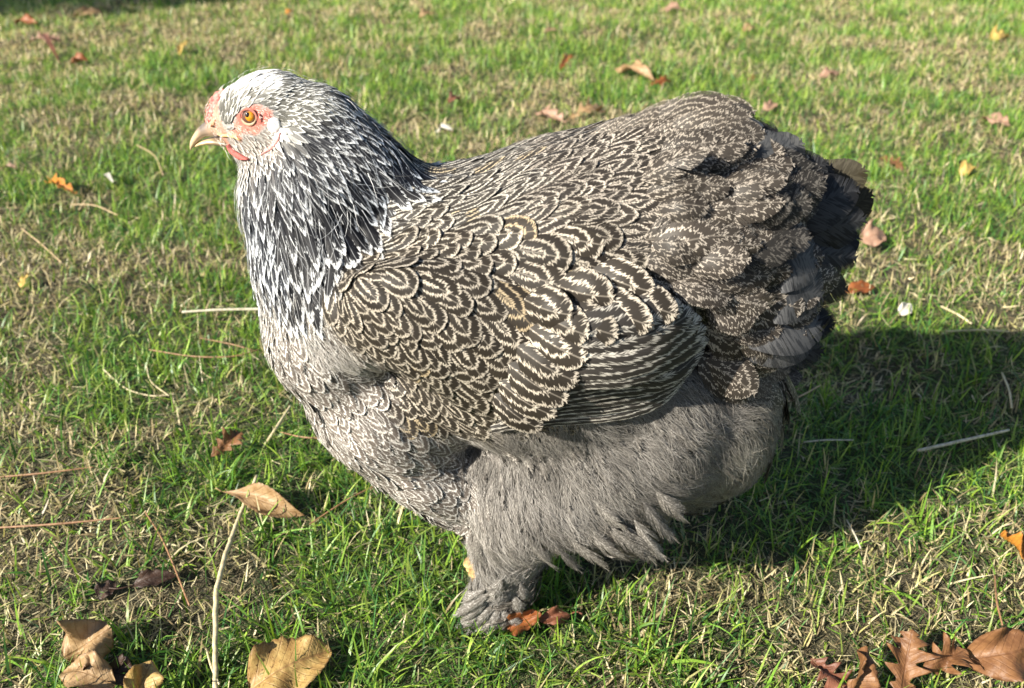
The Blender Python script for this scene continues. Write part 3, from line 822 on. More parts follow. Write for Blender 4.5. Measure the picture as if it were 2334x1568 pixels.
# ------------------------------------------------------------------ tail
TAIL = [  # root (photo x, y, sideways), mid, tip; width, kind(0 black,1 brown black,2 mottled), facing
    # far side of the tent first
    ((1700, 560, .012), (1860, 440, .03), (1975, 385, .030), .040, 1), ((1700, 590, .016), (1880, 500, .04), (1990, 440, .045), .040, 1),
    ((1700, 620, .018), (1870, 560, .05), (1960, 540, .060), .040, 0), ((1690, 540, .01), (1800, 430, .02), (1900, 378, .02), .036, 0),
    ((1690, 650, .02), (1830, 640, .045), (1935, 660, .055), .040, 1), ((1680, 680, .02), (1800, 700, .04), (1905, 740, .05), .038, 1),
    # near side
    ((1660, 480, -.01), (1760, 375, -.014), (1830, 322, -.010), .036, 3), ((1680, 500, -.014), (1790, 420, -.02), (1885, 370, -.012), .040, 0),
    ((1700, 540, -.016), (1840, 470, -.03), (1960, 430, -.014), .042, 0), ((1700, 580, -.018), (1840, 530, -.034), (1975, 500, -.020), .042, 0),
    ((1700, 610, -.02), (1830, 580, -.04), (1955, 590, -.026), .040, 0), ((1700, 640, -.026), (1810, 630, -.046), (1905, 650, -.040), .042, 0),
    ((1690, 600, -.050), (1790, 580, -.064), (1864, 596, -.056), .050, 4), ((1680, 650, -.054), (1790, 650, -.070), (1876, 675, -.060), .052, 4),
    ((1660, 700, -.054), (1770, 725, -.070), (1872, 742, -.060), .050, 4), ((1650, 730, -.050), (1750, 762, -.064), (1850, 790, -.056), .044, 4),
    ((1640, 290, -.004), (1690, 285, -.006), (1715, 300, .0), .030, 0), ((1640, 330, .01), (1730, 320, .012), (1765, 330, .01), .034, 0),
    ((1400, 335, .0), (1500, 272, 0), (1590, 240, 0), .022, 2), ((1500, 330, .012), (1620, 258, .014), (1722, 256, .010), .026, 2),
    ((1450, 335, -.012), (1560, 262, -.016), (1665, 230, -.012), .026, 2), ((1480, 360, -.024), (1600, 296, -.032), (1712, 262, -.022), .028, 2), ((1360, 350, -.008), (1450, 296, -.014), (1530, 246, -.010), .018, 2),
    ((1540, 380, -.032), (1640, 322, -.042), (1745, 300, -.030), .030, 2), ((1430, 380, -.020), (1520, 320, -.028), (1610, 268, -.022), .022, 2), ((1560, 345, .0), (1680, 300, .0), (1778, 322, .0), .026, 0),
    ((1500, 420, -.040), (1600, 372, -.050), (1700, 326, -.040), .028, 2), ((1620, 400, -.030), (1720, 350, -.040), (1812, 330, -.026), .034, 3), ((1300, 365, -.004), (1370, 318, -.010), (1432, 268, -.006), .015, 2),
    # mottled coverts over the base of the tail
    
    
    
    ((1600, 740, -.045), (1720, 770, -.058), (1830, 800, -.050), .040, 5), ((1600, 780, -.04), (1700, 820, -.052), (1800, 850, -.046), .038, 5), 
    ((1590, 800, -.05), (1680, 850, -.06), (1760, 890, -.056), .034, 5), ((1600, 760, .0), (1740, 800, .0), (1880, 800, .0), .04, 0), 
    ((1620, 700, .0), (1780, 720, .0), (1900, 745, .0), .04, 0), ((1600, 820, .02), (1720, 850, .03), (1830, 860, .03), .04, 5),
    ((1600, 860, -.02), (1680, 890, -.03), (1770, 915, -.03), .03, 5),
]
def build_tail():
    vals = {0: dict(n=.3, p=2.0, m=.25, cl=np.array((.035, .035, .037)), cd=np.array((.012, .012, .013))),
            1: dict(n=.3, p=2.0, m=.6, cl=np.array((.05, .042, .025)), cd=np.array((.030, .024, .012))),
            2: dict(n=4.5, p=2.0, m=.45, cl=np.array((.38, .33, .27)), cd=np.array((.060, .050, .041))),
            3: dict(n=.5, p=2.0, m=.25, cl=np.array((.09, .09, .09)), cd=np.array((.045, .046, .048))),  # black feather with its sun sheen painted in as grey
            4: dict(n=.5, p=2.2, m=.25, cl=np.array((.085, .085, .087)), cd=np.array((.038, .039, .042))),  # lower black plates, sunlit sheen put into the grey colour
            5: dict(n=2.0, p=1.7, m=1.8, cl=np.array((.20, .175, .15)), cd=np.array((.06, .05, .042)))}
    for k, (r, m, t, W, kind) in enumerate(TAIL):
        P = [on_plane(q[0], q[1], q[2]) for q in (r, m, t)]
        P = np.array([tuple(q) for q in P])
        path = catmull(P, VROW)
        sgn = -1 if m[2] <= 0 else 1
        nr = np.tile((.15, -.80, .50 if sgn < 0 else .55), (NR_, 1)).astype(float)
        nr += rng.normal(0, .12, 3)
        pl = Plume()
        pl.add_barbs(path, nr, W, vals[kind], camber=.16, nb=170, fray=.6, slope=.30)
        if kind in (0, 1, 3, 4):
            pl.build('tail_feather', FM, hen)
        else:
            PARTS.setdefault(('tail_coverts', False), Plume()).add_barbs(path, nr, W, vals[kind], camber=.16, nb=120, fray=.6, slope=.32)
def build_ruffle():
    # loose mottled feathers of the cushion, each lifted and turned a little differently
    r2 = np.random.default_rng(21)
    n = 118
    for i in range(n):
        px = r2.uniform(1440, 1735); py = r2.uniform(285, 820)
        if px < 1560 and py > 640: continue
        top = max(0.0, (px - 1500) / 240)
        if py < 300 + 60 * top: py += 60
        pa, na = hit(px, py)
        ang = R(14 * top * max(0, (480 - py) / 150) + np.interp(py, [290, 420, 560, 700, 820], [-16, -14, 2, 16, 30]) + r2.normal(0, 6))
        Lp = r2.uniform(135, 200) * (1.0 + .15 * top)
        out = .003 + .011 * (1735 - px) / 300
        tx, ty = px + Lp * math.cos(ang), py + Lp * math.sin(ang)
        spread = r2.normal(0, .006)
        lim = np.interp(tx, [1450, 1500, 1640, 1700, 1760, 1830, 1860, 1920], [262, 247, 240, 278, 306, 322, 352, 370]) + 34
        if ty < lim: ty = lim + r2.uniform(0, 12)
        if tx > 1890 - max(0, ty - 700) * .8: tx = 1890 - max(0, ty - 700) * .8 - r2.uniform(0, 40)
        pb = on_plane(tx, ty, pa.y - out * .5 + .010 * top + spread)
        pm = (pa + pb) / 2 + na * ((.004 + out * .35) * min(1.0, max(.15, (py - 300) / 160)))
        path = catmull(np.array([tuple(pa + na * .001), tuple(pm), tuple(pb)]), VROW)
        W = r2.uniform(.020, .033) * (1 + .2 * top)
        far_ = (tx - 1600) / 280; k = r2.uniform(.8, 1.15)
        if tx > 1800 and r2.random() < .55: val = dict(n=1.2, p=2.0, m=1.0, cl=np.array((.11, .10, .088)) * k, cd=np.array((.022, .020, .018)))
        else: val = dict(n=r2.uniform(2.2, 3.4), p=1.9, m=r2.uniform(.5, .9), cl=np.array((.36, .315, .265)) * k * (1 - .18 * max(0, far_)), cd=np.array((.040, .033, .027)) * k)
        nr = np.array(tuple(na)) * .5 + np.array((.05, -.75, .45)) * .8 + r2.normal(0, .22, 3)
        for sgn in (1, -1):
            if sgn < 0 and py < 450: continue
            pp = path.copy(); pp[:, 1] *= sgn; nn = nr.copy(); nn[1] *= sgn
            PARTS.setdefault(('tail_coverts', False), Plume()).add_barbs(pp, np.tile(nn, (NR_, 1)), W, val, camber=.3, nb=72, fray=1.1, slope=.40)
build_tail()
build_ruffle()

def build_hem():
    r2 = np.random.default_rng(5)
    def one(key, a, b, W, cl, cd, out=.006, nb=40, fray=2.6, n=2.2, m=.6, sag=.0):
        pa, na = hit(*a); L = 0
        pb = on_plane(b[0], b[1], pa.y - out)
        pm = (pa + pb) / 2 + na * .006
        path = catmull(np.array([tuple(pa + na * .003), tuple(pm), tuple(pb)]), VROW)
        for sgn in (1, -1):
            pp = path.copy(); pp[:, 1] *= sgn
            nr = np.tile((na.x * .4, (-.9) * sgn, .35), (NR_, 1)).astype(float) + r2.normal(0, .15, 3)
            PARTS.setdefault((key, sgn < 0) if key == 'foot_plumage' else (key, False), Plume()).add_barbs(pp, nr, W, dict(n=n, p=1.6, m=m, cl=np.array(cl), cd=np.array(cd)), camber=.5, nb=nb, fray=fray, slope=.8)
    for (a, b, W) in (((1190, 1200), (1275, 1306), .018), ((1230, 1190), (1332, 1310), .020), ((1270, 1190), (1392, 1304), .022), ((1300, 1160), (1420, 1262), .022), ((1330, 1200), (1440, 1282), .018),
                      ((1370, 1180), (1478, 1270), .022), ((1400, 1170), (1500, 1292), .022), ((1430, 1160), (1525, 1285), .020), ((1450, 1120), (1548, 1240), .020), ((1160, 1210), (1215, 1300), .018),
                      ((1120, 1210), (1150, 1298), .016), ((1090, 1200), (1105, 1290), .015), ((1250, 1140), (1340, 1240), .020), ((1340, 1120), (1440, 1215), .020), ((1480, 1100), (1570, 1190), .020), ((1210, 1150), (1270, 1260), .018)):
        k = r2.uniform(.75, 1.15)
        one('belly_plumage', a, b, W * .8, np.array((.31, .285, .255)) * k, np.array((.11, .10, .088)) * k, m=1.3, fray=3.6, nb=60)
    for (a, b, W) in (((1130, 1335), (1030, 1405), .014), ((1125, 1350), (1045, 1422), .015), ((1130, 1362), (1075, 1432), .015), ((1140, 1370), (1110, 1442), .015), ((1150, 1375), (1150, 1436), .014),
                      ((1140, 1385), (1205, 1428), .013), ((1165, 1340), (1190, 1400), .014), ((1120, 1330), (1050, 1375), .013), ((1180, 1310), (1205, 1370), .014), ((1150, 1300), (1110, 1372), .015), ((1110, 1380), (1035, 1432), .012)):
        one('foot_plumage', a, b, W, np.array((.38, .36, .335)) * r2.uniform(.8, 1.1), (.12, .108, .095), out=.004, nb=64, n=1.8, m=.9)
build_hem()
for (nm, side), pl in sorted(PARTS.items()):
    pl.build(nm, FM, hen)

# ------------------------------------------------------------------ loose down and hair-like barbs
def strands(name, Q, D, L, w, col, droop=.3, seg=3, parent=None, lift=.35):
    n = len(Q)
    nr = np.zeros((n, 3))
    for i in range(n):
        loc, nn, a, b = tree.find_nearest(Vector(Q[i])); nr[i] = nn
    D = D - nr * (D * nr).sum(1, keepdims=True)
    D /= np.linalg.norm(D, axis=1, keepdims=True) + 1e-9
    sd = np.cross(nr, D); sd += rng.normal(0, .5, (n, 3))
    sd /= np.linalg.norm(sd, axis=1, keepdims=True)
    side_bend = rng.normal(0, .22, n)
    VV = []
    for k in range(seg + 1):
        t = k / seg
        up = (lift * t - droop * t * t)
        c = Q + nr * .0035 + D * (L * t)[:, None] + nr * (L * up)[:, None] + np.cross(nr, D) * (L * side_bend * t * t)[:, None]
        ww = w * (1 - .85 * t) * .5
        VV += [c - sd * ww[:, None], c + sd * ww[:, None]]
    V = np.stack(VV, 1).reshape(-1, 3); Kk = 2 * (seg + 1); base = (np.arange(n) * Kk)[:, None]
    F = np.concatenate([base + np.array([[2 * k, 2 * k + 1, 2 * k + 3, 2 * k + 2]]) for k in range(seg)], 0)
    me = mesh_np(name, V, F)
    add_attr(me, 'tint', np.repeat(col, Kk, axis=0))
    return link(name, me, HM, parent)

def build_down():
    Q = surface_samples(330000)
    D, A, C = lookup(Q)
    m = (C == 5) | (C == 2) | (C == 6)
    thin = (C == 4) & (rng.random(len(Q)) < .06); br = (C == 1) & (rng.random(len(Q)) < .10); nk = (C == 0) & (rng.random(len(Q)) < .035) & (A[:, 0] > .009)
    m &= (rng.random(len(Q)) < .5)
    for sel, nm, L0, lift in ((m, 'down', .016, .42), (br | nk | thin, 'fine_barbs', .011, .22)):
        q, d, a, c = Q[sel], D[sel], A[sel], C[sel]
        n = len(q)
        t = rng.random(n)[:, None] ** .8
        base = a[:, 9:12] * (1 - t) + a[:, 6:9] * t * 1.15
        clump = patch_noise(q[:, 0] * 1.0 + q[:, 1], q[:, 2] - q[:, 1] * .6, 31, 70, 2)
        base = base * (.35 + 1.1 * clump[:, None])
        d = d + (patch_noise(q[:, 0] - q[:, 1], q[:, 2], 33, 60, 2)[:, None] - .5) * 1.1 * np.array([[1.0, 0, .9]])
        L = L0 * rng.uniform(.5, 1.15, n)
        L = np.where(c == 6, L * .75, L)
        small = a[:, 0] < .02
        L = np.where((c == 0), a[:, 0] * .55, L)
        d = d / (np.linalg.norm(d, axis=1, keepdims=True) + 1e-9) + rng.normal(0, .22, (n, 3))
        strands(nm, q, d, L, rng.uniform(.00022, .00042, n), base, lift=lift, parent=hen, droop=.25)
        print(nm, n)
build_down()
# ------------------------------------------------------------------ skin, beak, comb, eye, wattle
def simple(name, col, rough=.5, spec=.4, bumpscale=None, bs=.3, sss=0, var=.25):
    N = NT(name)
    n = N.noise(N.coords(), bumpscale or 300, 3)[0]
    c = N.mix(1.0, (*col, 1), N.ramp(n, [(.3, (1 - var,) * 3), (.7, (1 + var,) * 3)]), 'MULTIPLY')
    N.put(N.b.inputs['Base Color'], c); N.b.inputs['Roughness'].default_value = rough
    N.b.inputs['Specular IOR Level'].default_value = spec
    if sss:
        N.b.inputs['Subsurface Weight'].default_value = sss; N.b.inputs['Subsurface Radius'].default_value = (.004, .0015, .001)
        N.b.inputs['Subsurface Scale'].default_value = 1.0
    if bumpscale: N.bump(n, bs, .0008)
    return N.m

def paint_body():
    """bare skin pigment on the face, grey under-down elsewhere"""
    eye = np.array(tuple(hit(570, 266)[0])); q = BV.copy(); q[:, 1] = -np.abs(q[:, 1])
    D, A, C = lookup(q)
    col = np.tile((.055, .048, .042), (len(q), 1)); col[C == 5] = (.12, .11, .10)
    face = C == 9
    head = (C == 0)
    col[head] = np.where(A[head][:, :1] > .03, (.08, .08, .085), (.40, .385, .36))
    skin = np.array((.56, .26, .20)); red = np.array((.60, .13, .10)); cream = np.array((.60, .38, .28))
    n = patch_noise(q[:, 0] * 40, q[:, 2] * 40, 9, 8, 3)
    c = skin * (.85 + .35 * n[:, None])
    col[face] = c[face]
    for (px, py, rx, ry, cc, k) in [(575, 262, 36, 26, red, .85), (545, 268, 22, 16, red, .8), (603, 272, 18, 16, red, .7), (492, 262, 22, 22, cream, .5), (500, 306, 40, 10, cream, .6),
                                   (580, 300, 30, 14, skin, .3), (500, 232, 16, 16, red * 1.2, .5)]:
        g = np.array(tuple(hit(px, py)[0])); s = depth(Vector(g)) * TAN / 1167
        w = np.exp(-(((q[:, 0] - g[0]) / (rx * s)) ** 2 + ((q[:, 2] - g[2]) / (ry * s * 1.1)) ** 2)) * k * face
        col = col * (1 - w[:, None]) + cc * w[:, None]
    add_attr(body_me, 'tint', col)
    N = NT('hen_skin')
    co = N.coords(); n = N.noise(co, 900, 3)[0]; n2 = N.noise(co, 2600, 2)[0]
    c = N.mix(1.0, N.attr('tint').outputs['Vector'], N.ramp(n, [(.3, (.72, .7, .7)), (.7, (1.25, 1.25, 1.22))]), 'MULTIPLY')
    N.put(N.b.inputs['Base Color'], c); N.b.inputs['Roughness'].default_value = .6
    N.b.inputs['Specular IOR Level'].default_value = .3
    h = N.math('ADD', n, n2); N.bump(h, .8, .0007)
    link('body', body_me, N.m, hen)
paint_body()

def loft(name, rings, mat, parent, cap=True):
    """rings: list of (centre, side vector, up vector) half axes"""
    bm = bmesh.new(); n = 20; rows = []
    for c, s, u in rings:
        rows.append([bm.verts.new(Vector(c) + Vector(s) * math.cos(2 * math.pi * k / n) + Vector(u) * math.sin(2 * math.pi * k / n)) for k in range(n)])
    for a, b in zip(rows, rows[1:]):
        for k in range(n): bm.faces.new((a[k], a[(k + 1) % n], b[(k + 1) % n], b[k]))
    if cap: bm.faces.new(rows[0][::-1]); bm.faces.new(rows[-1])
    bmesh.ops.recalc_face_normals(bm, faces=bm.faces)
    me = bpy.data.meshes.new(name); bm.to_mesh(me); bm.free()
    me.polygons.foreach_set('use_smooth', np.full(len(me.polygons), True))
    return link(name, me, mat, parent)

def profile_loft(name, prof, mat, parent, y=0.0):
    """prof: (top x,y), (bottom x,y), half width m -- the outline seen from the side"""
    dense = []
    A = np.array([[*p[0], *p[1], p[2]] for p in prof], float)
    D = catmull(A, np.linspace(0, 1, 22))
    rings = []
    for a in D:
        t = on_plane(a[0], a[1], y); b = on_plane(a[2], a[3], y)
        c = (t + b) / 2; u = (t - b) / 2
        rings.append((c, (0, max(a[4], .0002), 0), u))
    return loft(name, rings, mat, parent)

def beak_material():
    N = NT('horn')
    co = N.coords()
    a = N.attr('tint').outputs['Vector']
    n = N.noise(co, 260, 3)[0]
    c = N.mix(1.0, a, N.ramp(n, [(.3, (.8, .78, .74)), (.7, (1.15, 1.15, 1.1))]), 'MULTIPLY')
    N.put(N.b.inputs['Base Color'], c); N.b.inputs['Roughness'].default_value = .28
    N.b.inputs['Coat Weight'].default_value = .25
    return N.m
HORN = beak_material()
def horn_tint(o, fn):
    me = o.data; n = len(me.vertices); co = np.zeros(n * 3, dtype=np.float32); me.vertices.foreach_get('co', co)
    w = co.reshape(-1, 3) + np.array(hen.location)
    add_attr(me, 'tint', fn(w))

def build_head():
    bk = profile_loft('upper_beak', [((516, 280), (546, 317), .0110), ((494, 266), (520, 311), .0088), ((472, 274), (490, 309.5), .0064), ((452, 291), (468, 311), .0047),
                                     ((440, 308), (454, 321), .0036), ((434, 322), (445, 331), .0024), ((432.5, 333), (439, 337), .0014), ((433, 341), (435, 342), .0004)], HORN, hen)
    tipz = on_plane(434, 341); top = on_plane(470, 277); base = on_plane(500, 300)
    def upper(w):
        t = np.clip((w[:, 0] - tipz.x) / (base.x - tipz.x), 0, 1)[:, None]
        hi = np.clip((w[:, 2] - (tipz.z + .006)) / .010, 0, 1)[:, None]
        c = np.array((.56, .42, .27)) * (1 - t) + np.array((.56, .37, .27)) * t
        dark = np.exp(-((t - .55) / .28) ** 2) * hi
        return c * (1 - dark * .85) + np.array((.07, .07, .075)) * dark * .85
    horn_tint(bk, upper)
    lb = profile_loft('lower_beak', [((548, 314), (540, 334), .0100), ((515, 311), (508, 331), .0078), ((490, 312), (484, 329), .0048), ((466, 317), (462, 331), .0036), ((450, 325), (449, 334), .0022), ((443, 333), (443, 335), .0006)], HORN, hen)
    def lower(w):
        t = np.clip((w[:, 0] - tipz.x) / (base.x - tipz.x), 0, 1)[:, None]
        d = np.exp(-((t - .95) / .28) ** 2)
        return np.array((.58, .42, .24)) * (1 - d * .75) + np.array((.06, .05, .045)) * d * .75
    horn_tint(lb, lower)
    # nostrils
    dm = simple('nostril_dark', (.25, .09, .035), .7)
    fl = simple('nostril_skin', (.60, .36, .22), .5, .4, 500)
    skin = simple('comb_skin', (.56, .20, .17), .6, .25, 520, 1.0, var=.6)
    redskin = simple('wattle_skin', (.46, .13, .11), .6, .2, 1400, 1.0, var=.45)
    def side_shape(name, px, py, rx, ry, ang, thick, mat, seg=28, out=.0, parent=None, rings=8, both=True):
        """a soft oval lump lying on the side of the head, mirrored on the other cheek"""
        res = []
        for side in ((1, -1) if both else (1,)):
            loc, n = hit(px, py)
            c = loc + n * out
            s = depth(loc) * TAN / 1167
            a = R(ang)
            u = RIGHT * math.cos(a) - UP * math.sin(a); u = (u - n * u.dot(n)).normalized(); v = n.cross(u)
            bm = bmesh.new(); bmesh.ops.create_uvsphere(bm, u_segments=seg, v_segments=14, radius=1)
            for q in bm.verts:
                p = c + u * (q.co.x * rx * s) + v * (q.co.y * ry * s) + n * (q.co.z * thick)
                wob = 1 + .05 * math.sin(9 * q.co.x + 4 * q.co.y)
                p = c + (p - c) * wob
                q.co = Vector((p.x, p.y * side, p.z))
            if side < 0: bmesh.ops.reverse_faces(bm, faces=bm.faces)
            me = bpy.data.meshes.new(name); bm.to_mesh(me); bm.free()
            me.polygons.foreach_set('use_smooth', np.full(len(me.polygons), True))
            res.append(link(name, me, mat, parent or hen))
        return res
    # tiny bristle feathers over the bare cheeks
    Q = surface_samples(500000); D_, A_, C_ = lookup(Q)
    e3 = np.array(tuple(hit(570, 266)[0])); q2 = Q.copy(); q2[:, 1] = -np.abs(q2[:, 1])
    sel = (C_ == 9) & (rng.random(len(C_)) < .45) & (np.linalg.norm(q2 - e3, axis=1) > .0072)
    q = Q[sel]; n_ = len(q)
    dd = np.tile((.8, 0, -.35), (n_, 1)) + rng.normal(0, .25, (n_, 3))
    strands('face_bristles', q, dd, rng.uniform(.0012, .0030, n_), np.full(n_, .0003), np.where(rng.random(n_)[:, None] < .75, (.74, .64, .58), (.12, .09, .08)), lift=.5, parent=hen, droop=.2)
    print('bristles', n_)
    side_shape('nostril_flap', 487, 279, 15, 7, -28, .0016, fl)
    side_shape('nostril', 487, 285, 7.5, 3.0, -25, .0012, dm, out=.0010)
    # earlobe
    side_shape('earlobe', 625, 285, 15, 18, 10, .0016, simple('earlobe_skin', (.86, .83, .78), .55, .3, 600, .4, var=.06), out=.0010)
    # wattle: a small red crescent, and the pink fold behind the cheek
    def ribbon(name, pts, widths, thick, mat, out=.0015):
        for side in (1, -1):
            ctr = []; nn = []
            for (x, y) in pts:
                loc, n = hit(x, y); ctr.append(tuple(loc + n * out)); nn.append(tuple(n))
            P = catmull(np.array(ctr), np.linspace(0, 1, 16)); Nn = catmull(np.array(nn), np.linspace(0, 1, 16))
            Wd = np.interp(np.linspace(0, 1, 16), np.linspace(0, 1, len(widths)), widths)
            rings = []
            for i in range(16):
                tg = P[min(i + 1, 15)] - P[max(i - 1, 0)]; sdv = np.cross(Nn[i], tg); sdv /= np.linalg.norm(sdv)
                sv = Vector(sdv * Wd[i]); uv = Vector(Nn[i]).normalized() * thick
                c = Vector(P[i]); rings.append((Vector((c.x, c.y * side, c.z)), Vector((sv.x, sv.y * side, sv.z)), Vector((uv.x, uv.y * side, uv.z))))
            loft(name, rings, mat, hen)
    ribbon('wattle', [(524, 327), (533, 341), (550, 354), (571, 362)], [.0004, .0019, .0024, .0004], .0018, redskin, out=.002)
    ribbon('cheek_fold', [(641, 302), (636, 318), (620, 336), (597, 354)], [.0005, .0013, .0015, .0004], .0014, simple('fold_skin', (.66, .30, .28), .6, .25, 1200, 1.0, var=.4), out=.001)
    ribbon('gape', [(486, 309), (505, 307), (522, 308), (538, 312), (550, 319)], [.0005, .0009, .0011, .0010, .0003], .0010, simple('gape_skin', (.66, .48, .22), .5, .3, 900, .5), out=.0006)
    # comb: three low rows of beads merged
    bm = bmesh.new()
    beads = [(482, 268, 13, 0), (480, 254, 11, 0), (486, 243, 11, 0), (490, 230, 12, 0), (498, 219, 11, 0), (508, 211, 9, 0), (494, 252, 13, .004), (500, 238, 12, .004), (503, 226, 10, .004),
             (492, 262, 12, .003), (478, 272, 9, .002)]
    for (x, y, r, off) in beads:
        for sd_ in ((1, -1) if off else (1,)):
            c = on_plane(x, y, 0); s = depth(c) * TAN / 1167
            ret = bmesh.ops.create_icosphere(bm, subdivisions=3, radius=r * s)
            for v in ret['verts']: v.co = v.co + Vector((c.x, sd_ * off, c.z))
    me = bpy.data.meshes.new('comb'); bm.to_mesh(me); bm.free()
    tmp = bpy.data.objects.new('comb_tmp', me); COL.objects.link(tmp)
    md = tmp.modifiers.new('r', 'REMESH'); md.mode = 'VOXEL'; md.voxel_size = .0005
    m2 = tmp.modifiers.new('s', 'SMOOTH'); m2.iterations = 3
    me2 = bpy.data.meshes.new_from_object(tmp.evaluated_get(bpy.context.evaluated_depsgraph_get()))
    bpy.data.objects.remove(tmp); me2.name = 'comb'
    me2.polygons.foreach_set('use_smooth', np.full(len(me2.polygons), True)); link('comb', me2, skin, hen)
    # eye: ball > iris, pupil ; lids
    loc, n = hit(571, 266); s = depth(loc) * TAN / 1167
    n = (n * .5 + Vector((-.15, -1, .12)).normalized() * .5).normalized()
    u = (RIGHT - n * RIGHT.dot(n)).normalized(); v = n.cross(u) * -1
    if v.z < 0: v = -v
    def disc_cap(name, c, r, bulge, mat, parent, side, ux=1.0, vy=1.0):
        bm = bmesh.new(); rows = []
        for i in range(9):
            f = i / 8 * math.pi / 2
            rows.append([bm.verts.new((lambda p: Vector((p.x, p.y * side, p.z)))(c + u * (r * ux * math.sin(f) * math.cos(a)) + v * (r * vy * math.sin(f) * math.sin(a)) + n * (bulge * math.cos(f)))) for a in [2 * math.pi * k / 32 for k in range(32)]])
        for a_, b_ in zip(rows, rows[1:]):
            for k in range(32):
                try: bm.faces.new((a_[k], a_[(k + 1) % 32], b_[(k + 1) % 32], b_[k]))
                except ValueError: pass
        bmesh.ops.remove_doubles(bm, verts=bm.verts, dist=1e-6)
        bmesh.ops.recalc_face_normals(bm, faces=bm.faces)
        me = bpy.data.meshes.new(name); bm.to_mesh(me); bm.free()
        me.polygons.foreach_set('use_smooth', np.full(len(me.polygons), True))
        return link(name, me, mat, parent)
    N = NT('iris_amber'); nz = N.noise(N.coords(), 1500, 2)[0]
    N.put(N.b.inputs['Base Color'], N.ramp(nz, [(.3, (.42, .13, .008)), (.7, (.75, .34, .02))])); N.b.inputs['Roughness'].default_value = .12; N.b.inputs['Coat Weight'].default_value = 1.0; N.b.inputs['Coat Roughness'].default_value = .03
    iris = N.m
    pup = simple('pupil_black', (.004, .004, .004), .08, .8, var=0)
    cream = simple('eyelid_cream', (.50, .33, .21), .45, .4, 1500, .5, var=.2); lidred = simple('eyelid_red', (.42, .15, .11), .5, .4, 1800, 1.0, var=.45)
    shade = simple('eye_corner', (.10, .045, .03), .4, .5)
    for side in (1, -1):
        c0 = loc - n * .0008
        def at(px, py, out=0.0):
            return c0 + u * ((px - 571) * s) - v * ((py - 266) * s * 1.12) + n * out
        e = disc_cap('eye', at(569, 267, .0002), 19 * s, .0026, shade, hen, side, 1.05, .9)
        disc_cap('iris', at(571.5, 265.5, .0014), 11.8 * s, .0024, iris, e, side)
        disc_cap('pupil', at(568.5, 262.0, .0026), 6.4 * s, .0016, pup, e, side)
        # lids as rings of varying thickness: cream below, red above
        for nm, mat, a0, a1, rr, th, ox, oy, ex in (('lower_eyelid', cream, -5, 185, 18.0, 3.0, 567, 265.0, .92), ('upper_eyelid', lidred, 174, 380, 20.5, 3.4, 568, 267.5, .84), ('eye_rim', lidred, -35, 25, 24, 2.6, 571, 267, .9)):
            rings = []
            m = 26
            for i in range(m):
                t = i / (m - 1); a = R(a0 + (a1 - a0) * t)
                w_ = max(.25, math.sin(math.pi * t) ** .6) * th * s
                cx, cy = ox + math.cos(a) * rr, oy + math.sin(a) * rr * ex
                c = at(cx, cy, .0012 + (.0010 if nm == 'upper_eyelid' else .0004))
                rad = (u * math.cos(a) - v * math.sin(a)).normalized()
                rings.append((Vector((c.x, c.y * side, c.z)), Vector((rad.x, rad.y * side, rad.z)) * w_, Vector((n.x, n.y * side, n.z)) * w_ * .55))
            loft(nm, rings, mat, hen)
    # scaly yellow shank showing in front of the foot
    sc = simple('shank_scale', (.50, .32, .14), .5, .35, 260, 1.0, var=.55)
    for side in (1, -1):
        rings = []
        for i in range(14):
            t = i / 13
            q = on_plane(1078 + 22 * t, 1278 + 50 * t, -.050)
            r = .0072 * (1 + .13 * (i % 3 == 0)) * (1 - .15 * t)
            rings.append((Vector((q.x, q.y * side, q.z)), Vector((r, 0, r * .35)), Vector((0, r * side, 0))))
        loft('shank_scales', rings, sc, hen)
build_head()
# ------------------------------------------------------------------ fallen leaves, stalks and needles
def leaf_material(name, base, dark, spot, vein, spotty=.5):
    N = NT(name)
    uv = N.sep(N.attr('luv').outputs['Vector']); a, v, e = uv[0], uv[1], uv[2]
    co = N.coords()
    n = N.noise(co, 120, 4)[0]; n2 = N.noise(co, 380, 3)[0]
    c = N.mix(N.smooth(n, .35, .68), tuple(.8 * q for q in base) + (1,), tuple(.8 * q for q in dark) + (1,))
    c = N.mix(N.math('MULTIPLY', N.smooth(n2, .60, .70), spotty), c, (*spot, 1))
    absa = N.math('ABSOLUTE', a)
    rib = N.math('SUBTRACT', 1.0, N.smooth(absa, .015, .05))
    sv = N.math('ABSOLUTE', N.math('SUBTRACT', N.math('FRACT', N.math('MULTIPLY', N.math('SUBTRACT', v, N.math('MULTIPLY', absa, .28)), 9.0)), .5))
    side = N.math('SUBTRACT', 1.0, N.smooth(sv, .03, .10))
    vn = N.math('MAXIMUM', rib, N.math('MULTIPLY', side, .6))
    c = N.mix(N.math('MULTIPLY', vn, .7), c, (*vein, 1))
    c = N.mix(N.math('MULTIPLY', N.smooth(e, .86, 1.0), .55), c, (*spot, 1))
    N.put(N.b.inputs['Base Color'], c); N.b.inputs['Roughness'].default_value = .5
    N.b.inputs['Specular IOR Level'].default_value = .4
    h = N.math('ADD', N.math('MULTIPLY', vn, -.8), n2)
    N.bump(h, .5, .001)
    translucent(N, N.mix(1.0, c, (1.2, .8, .4), 'MULTIPLY'), .18)
    return N.m
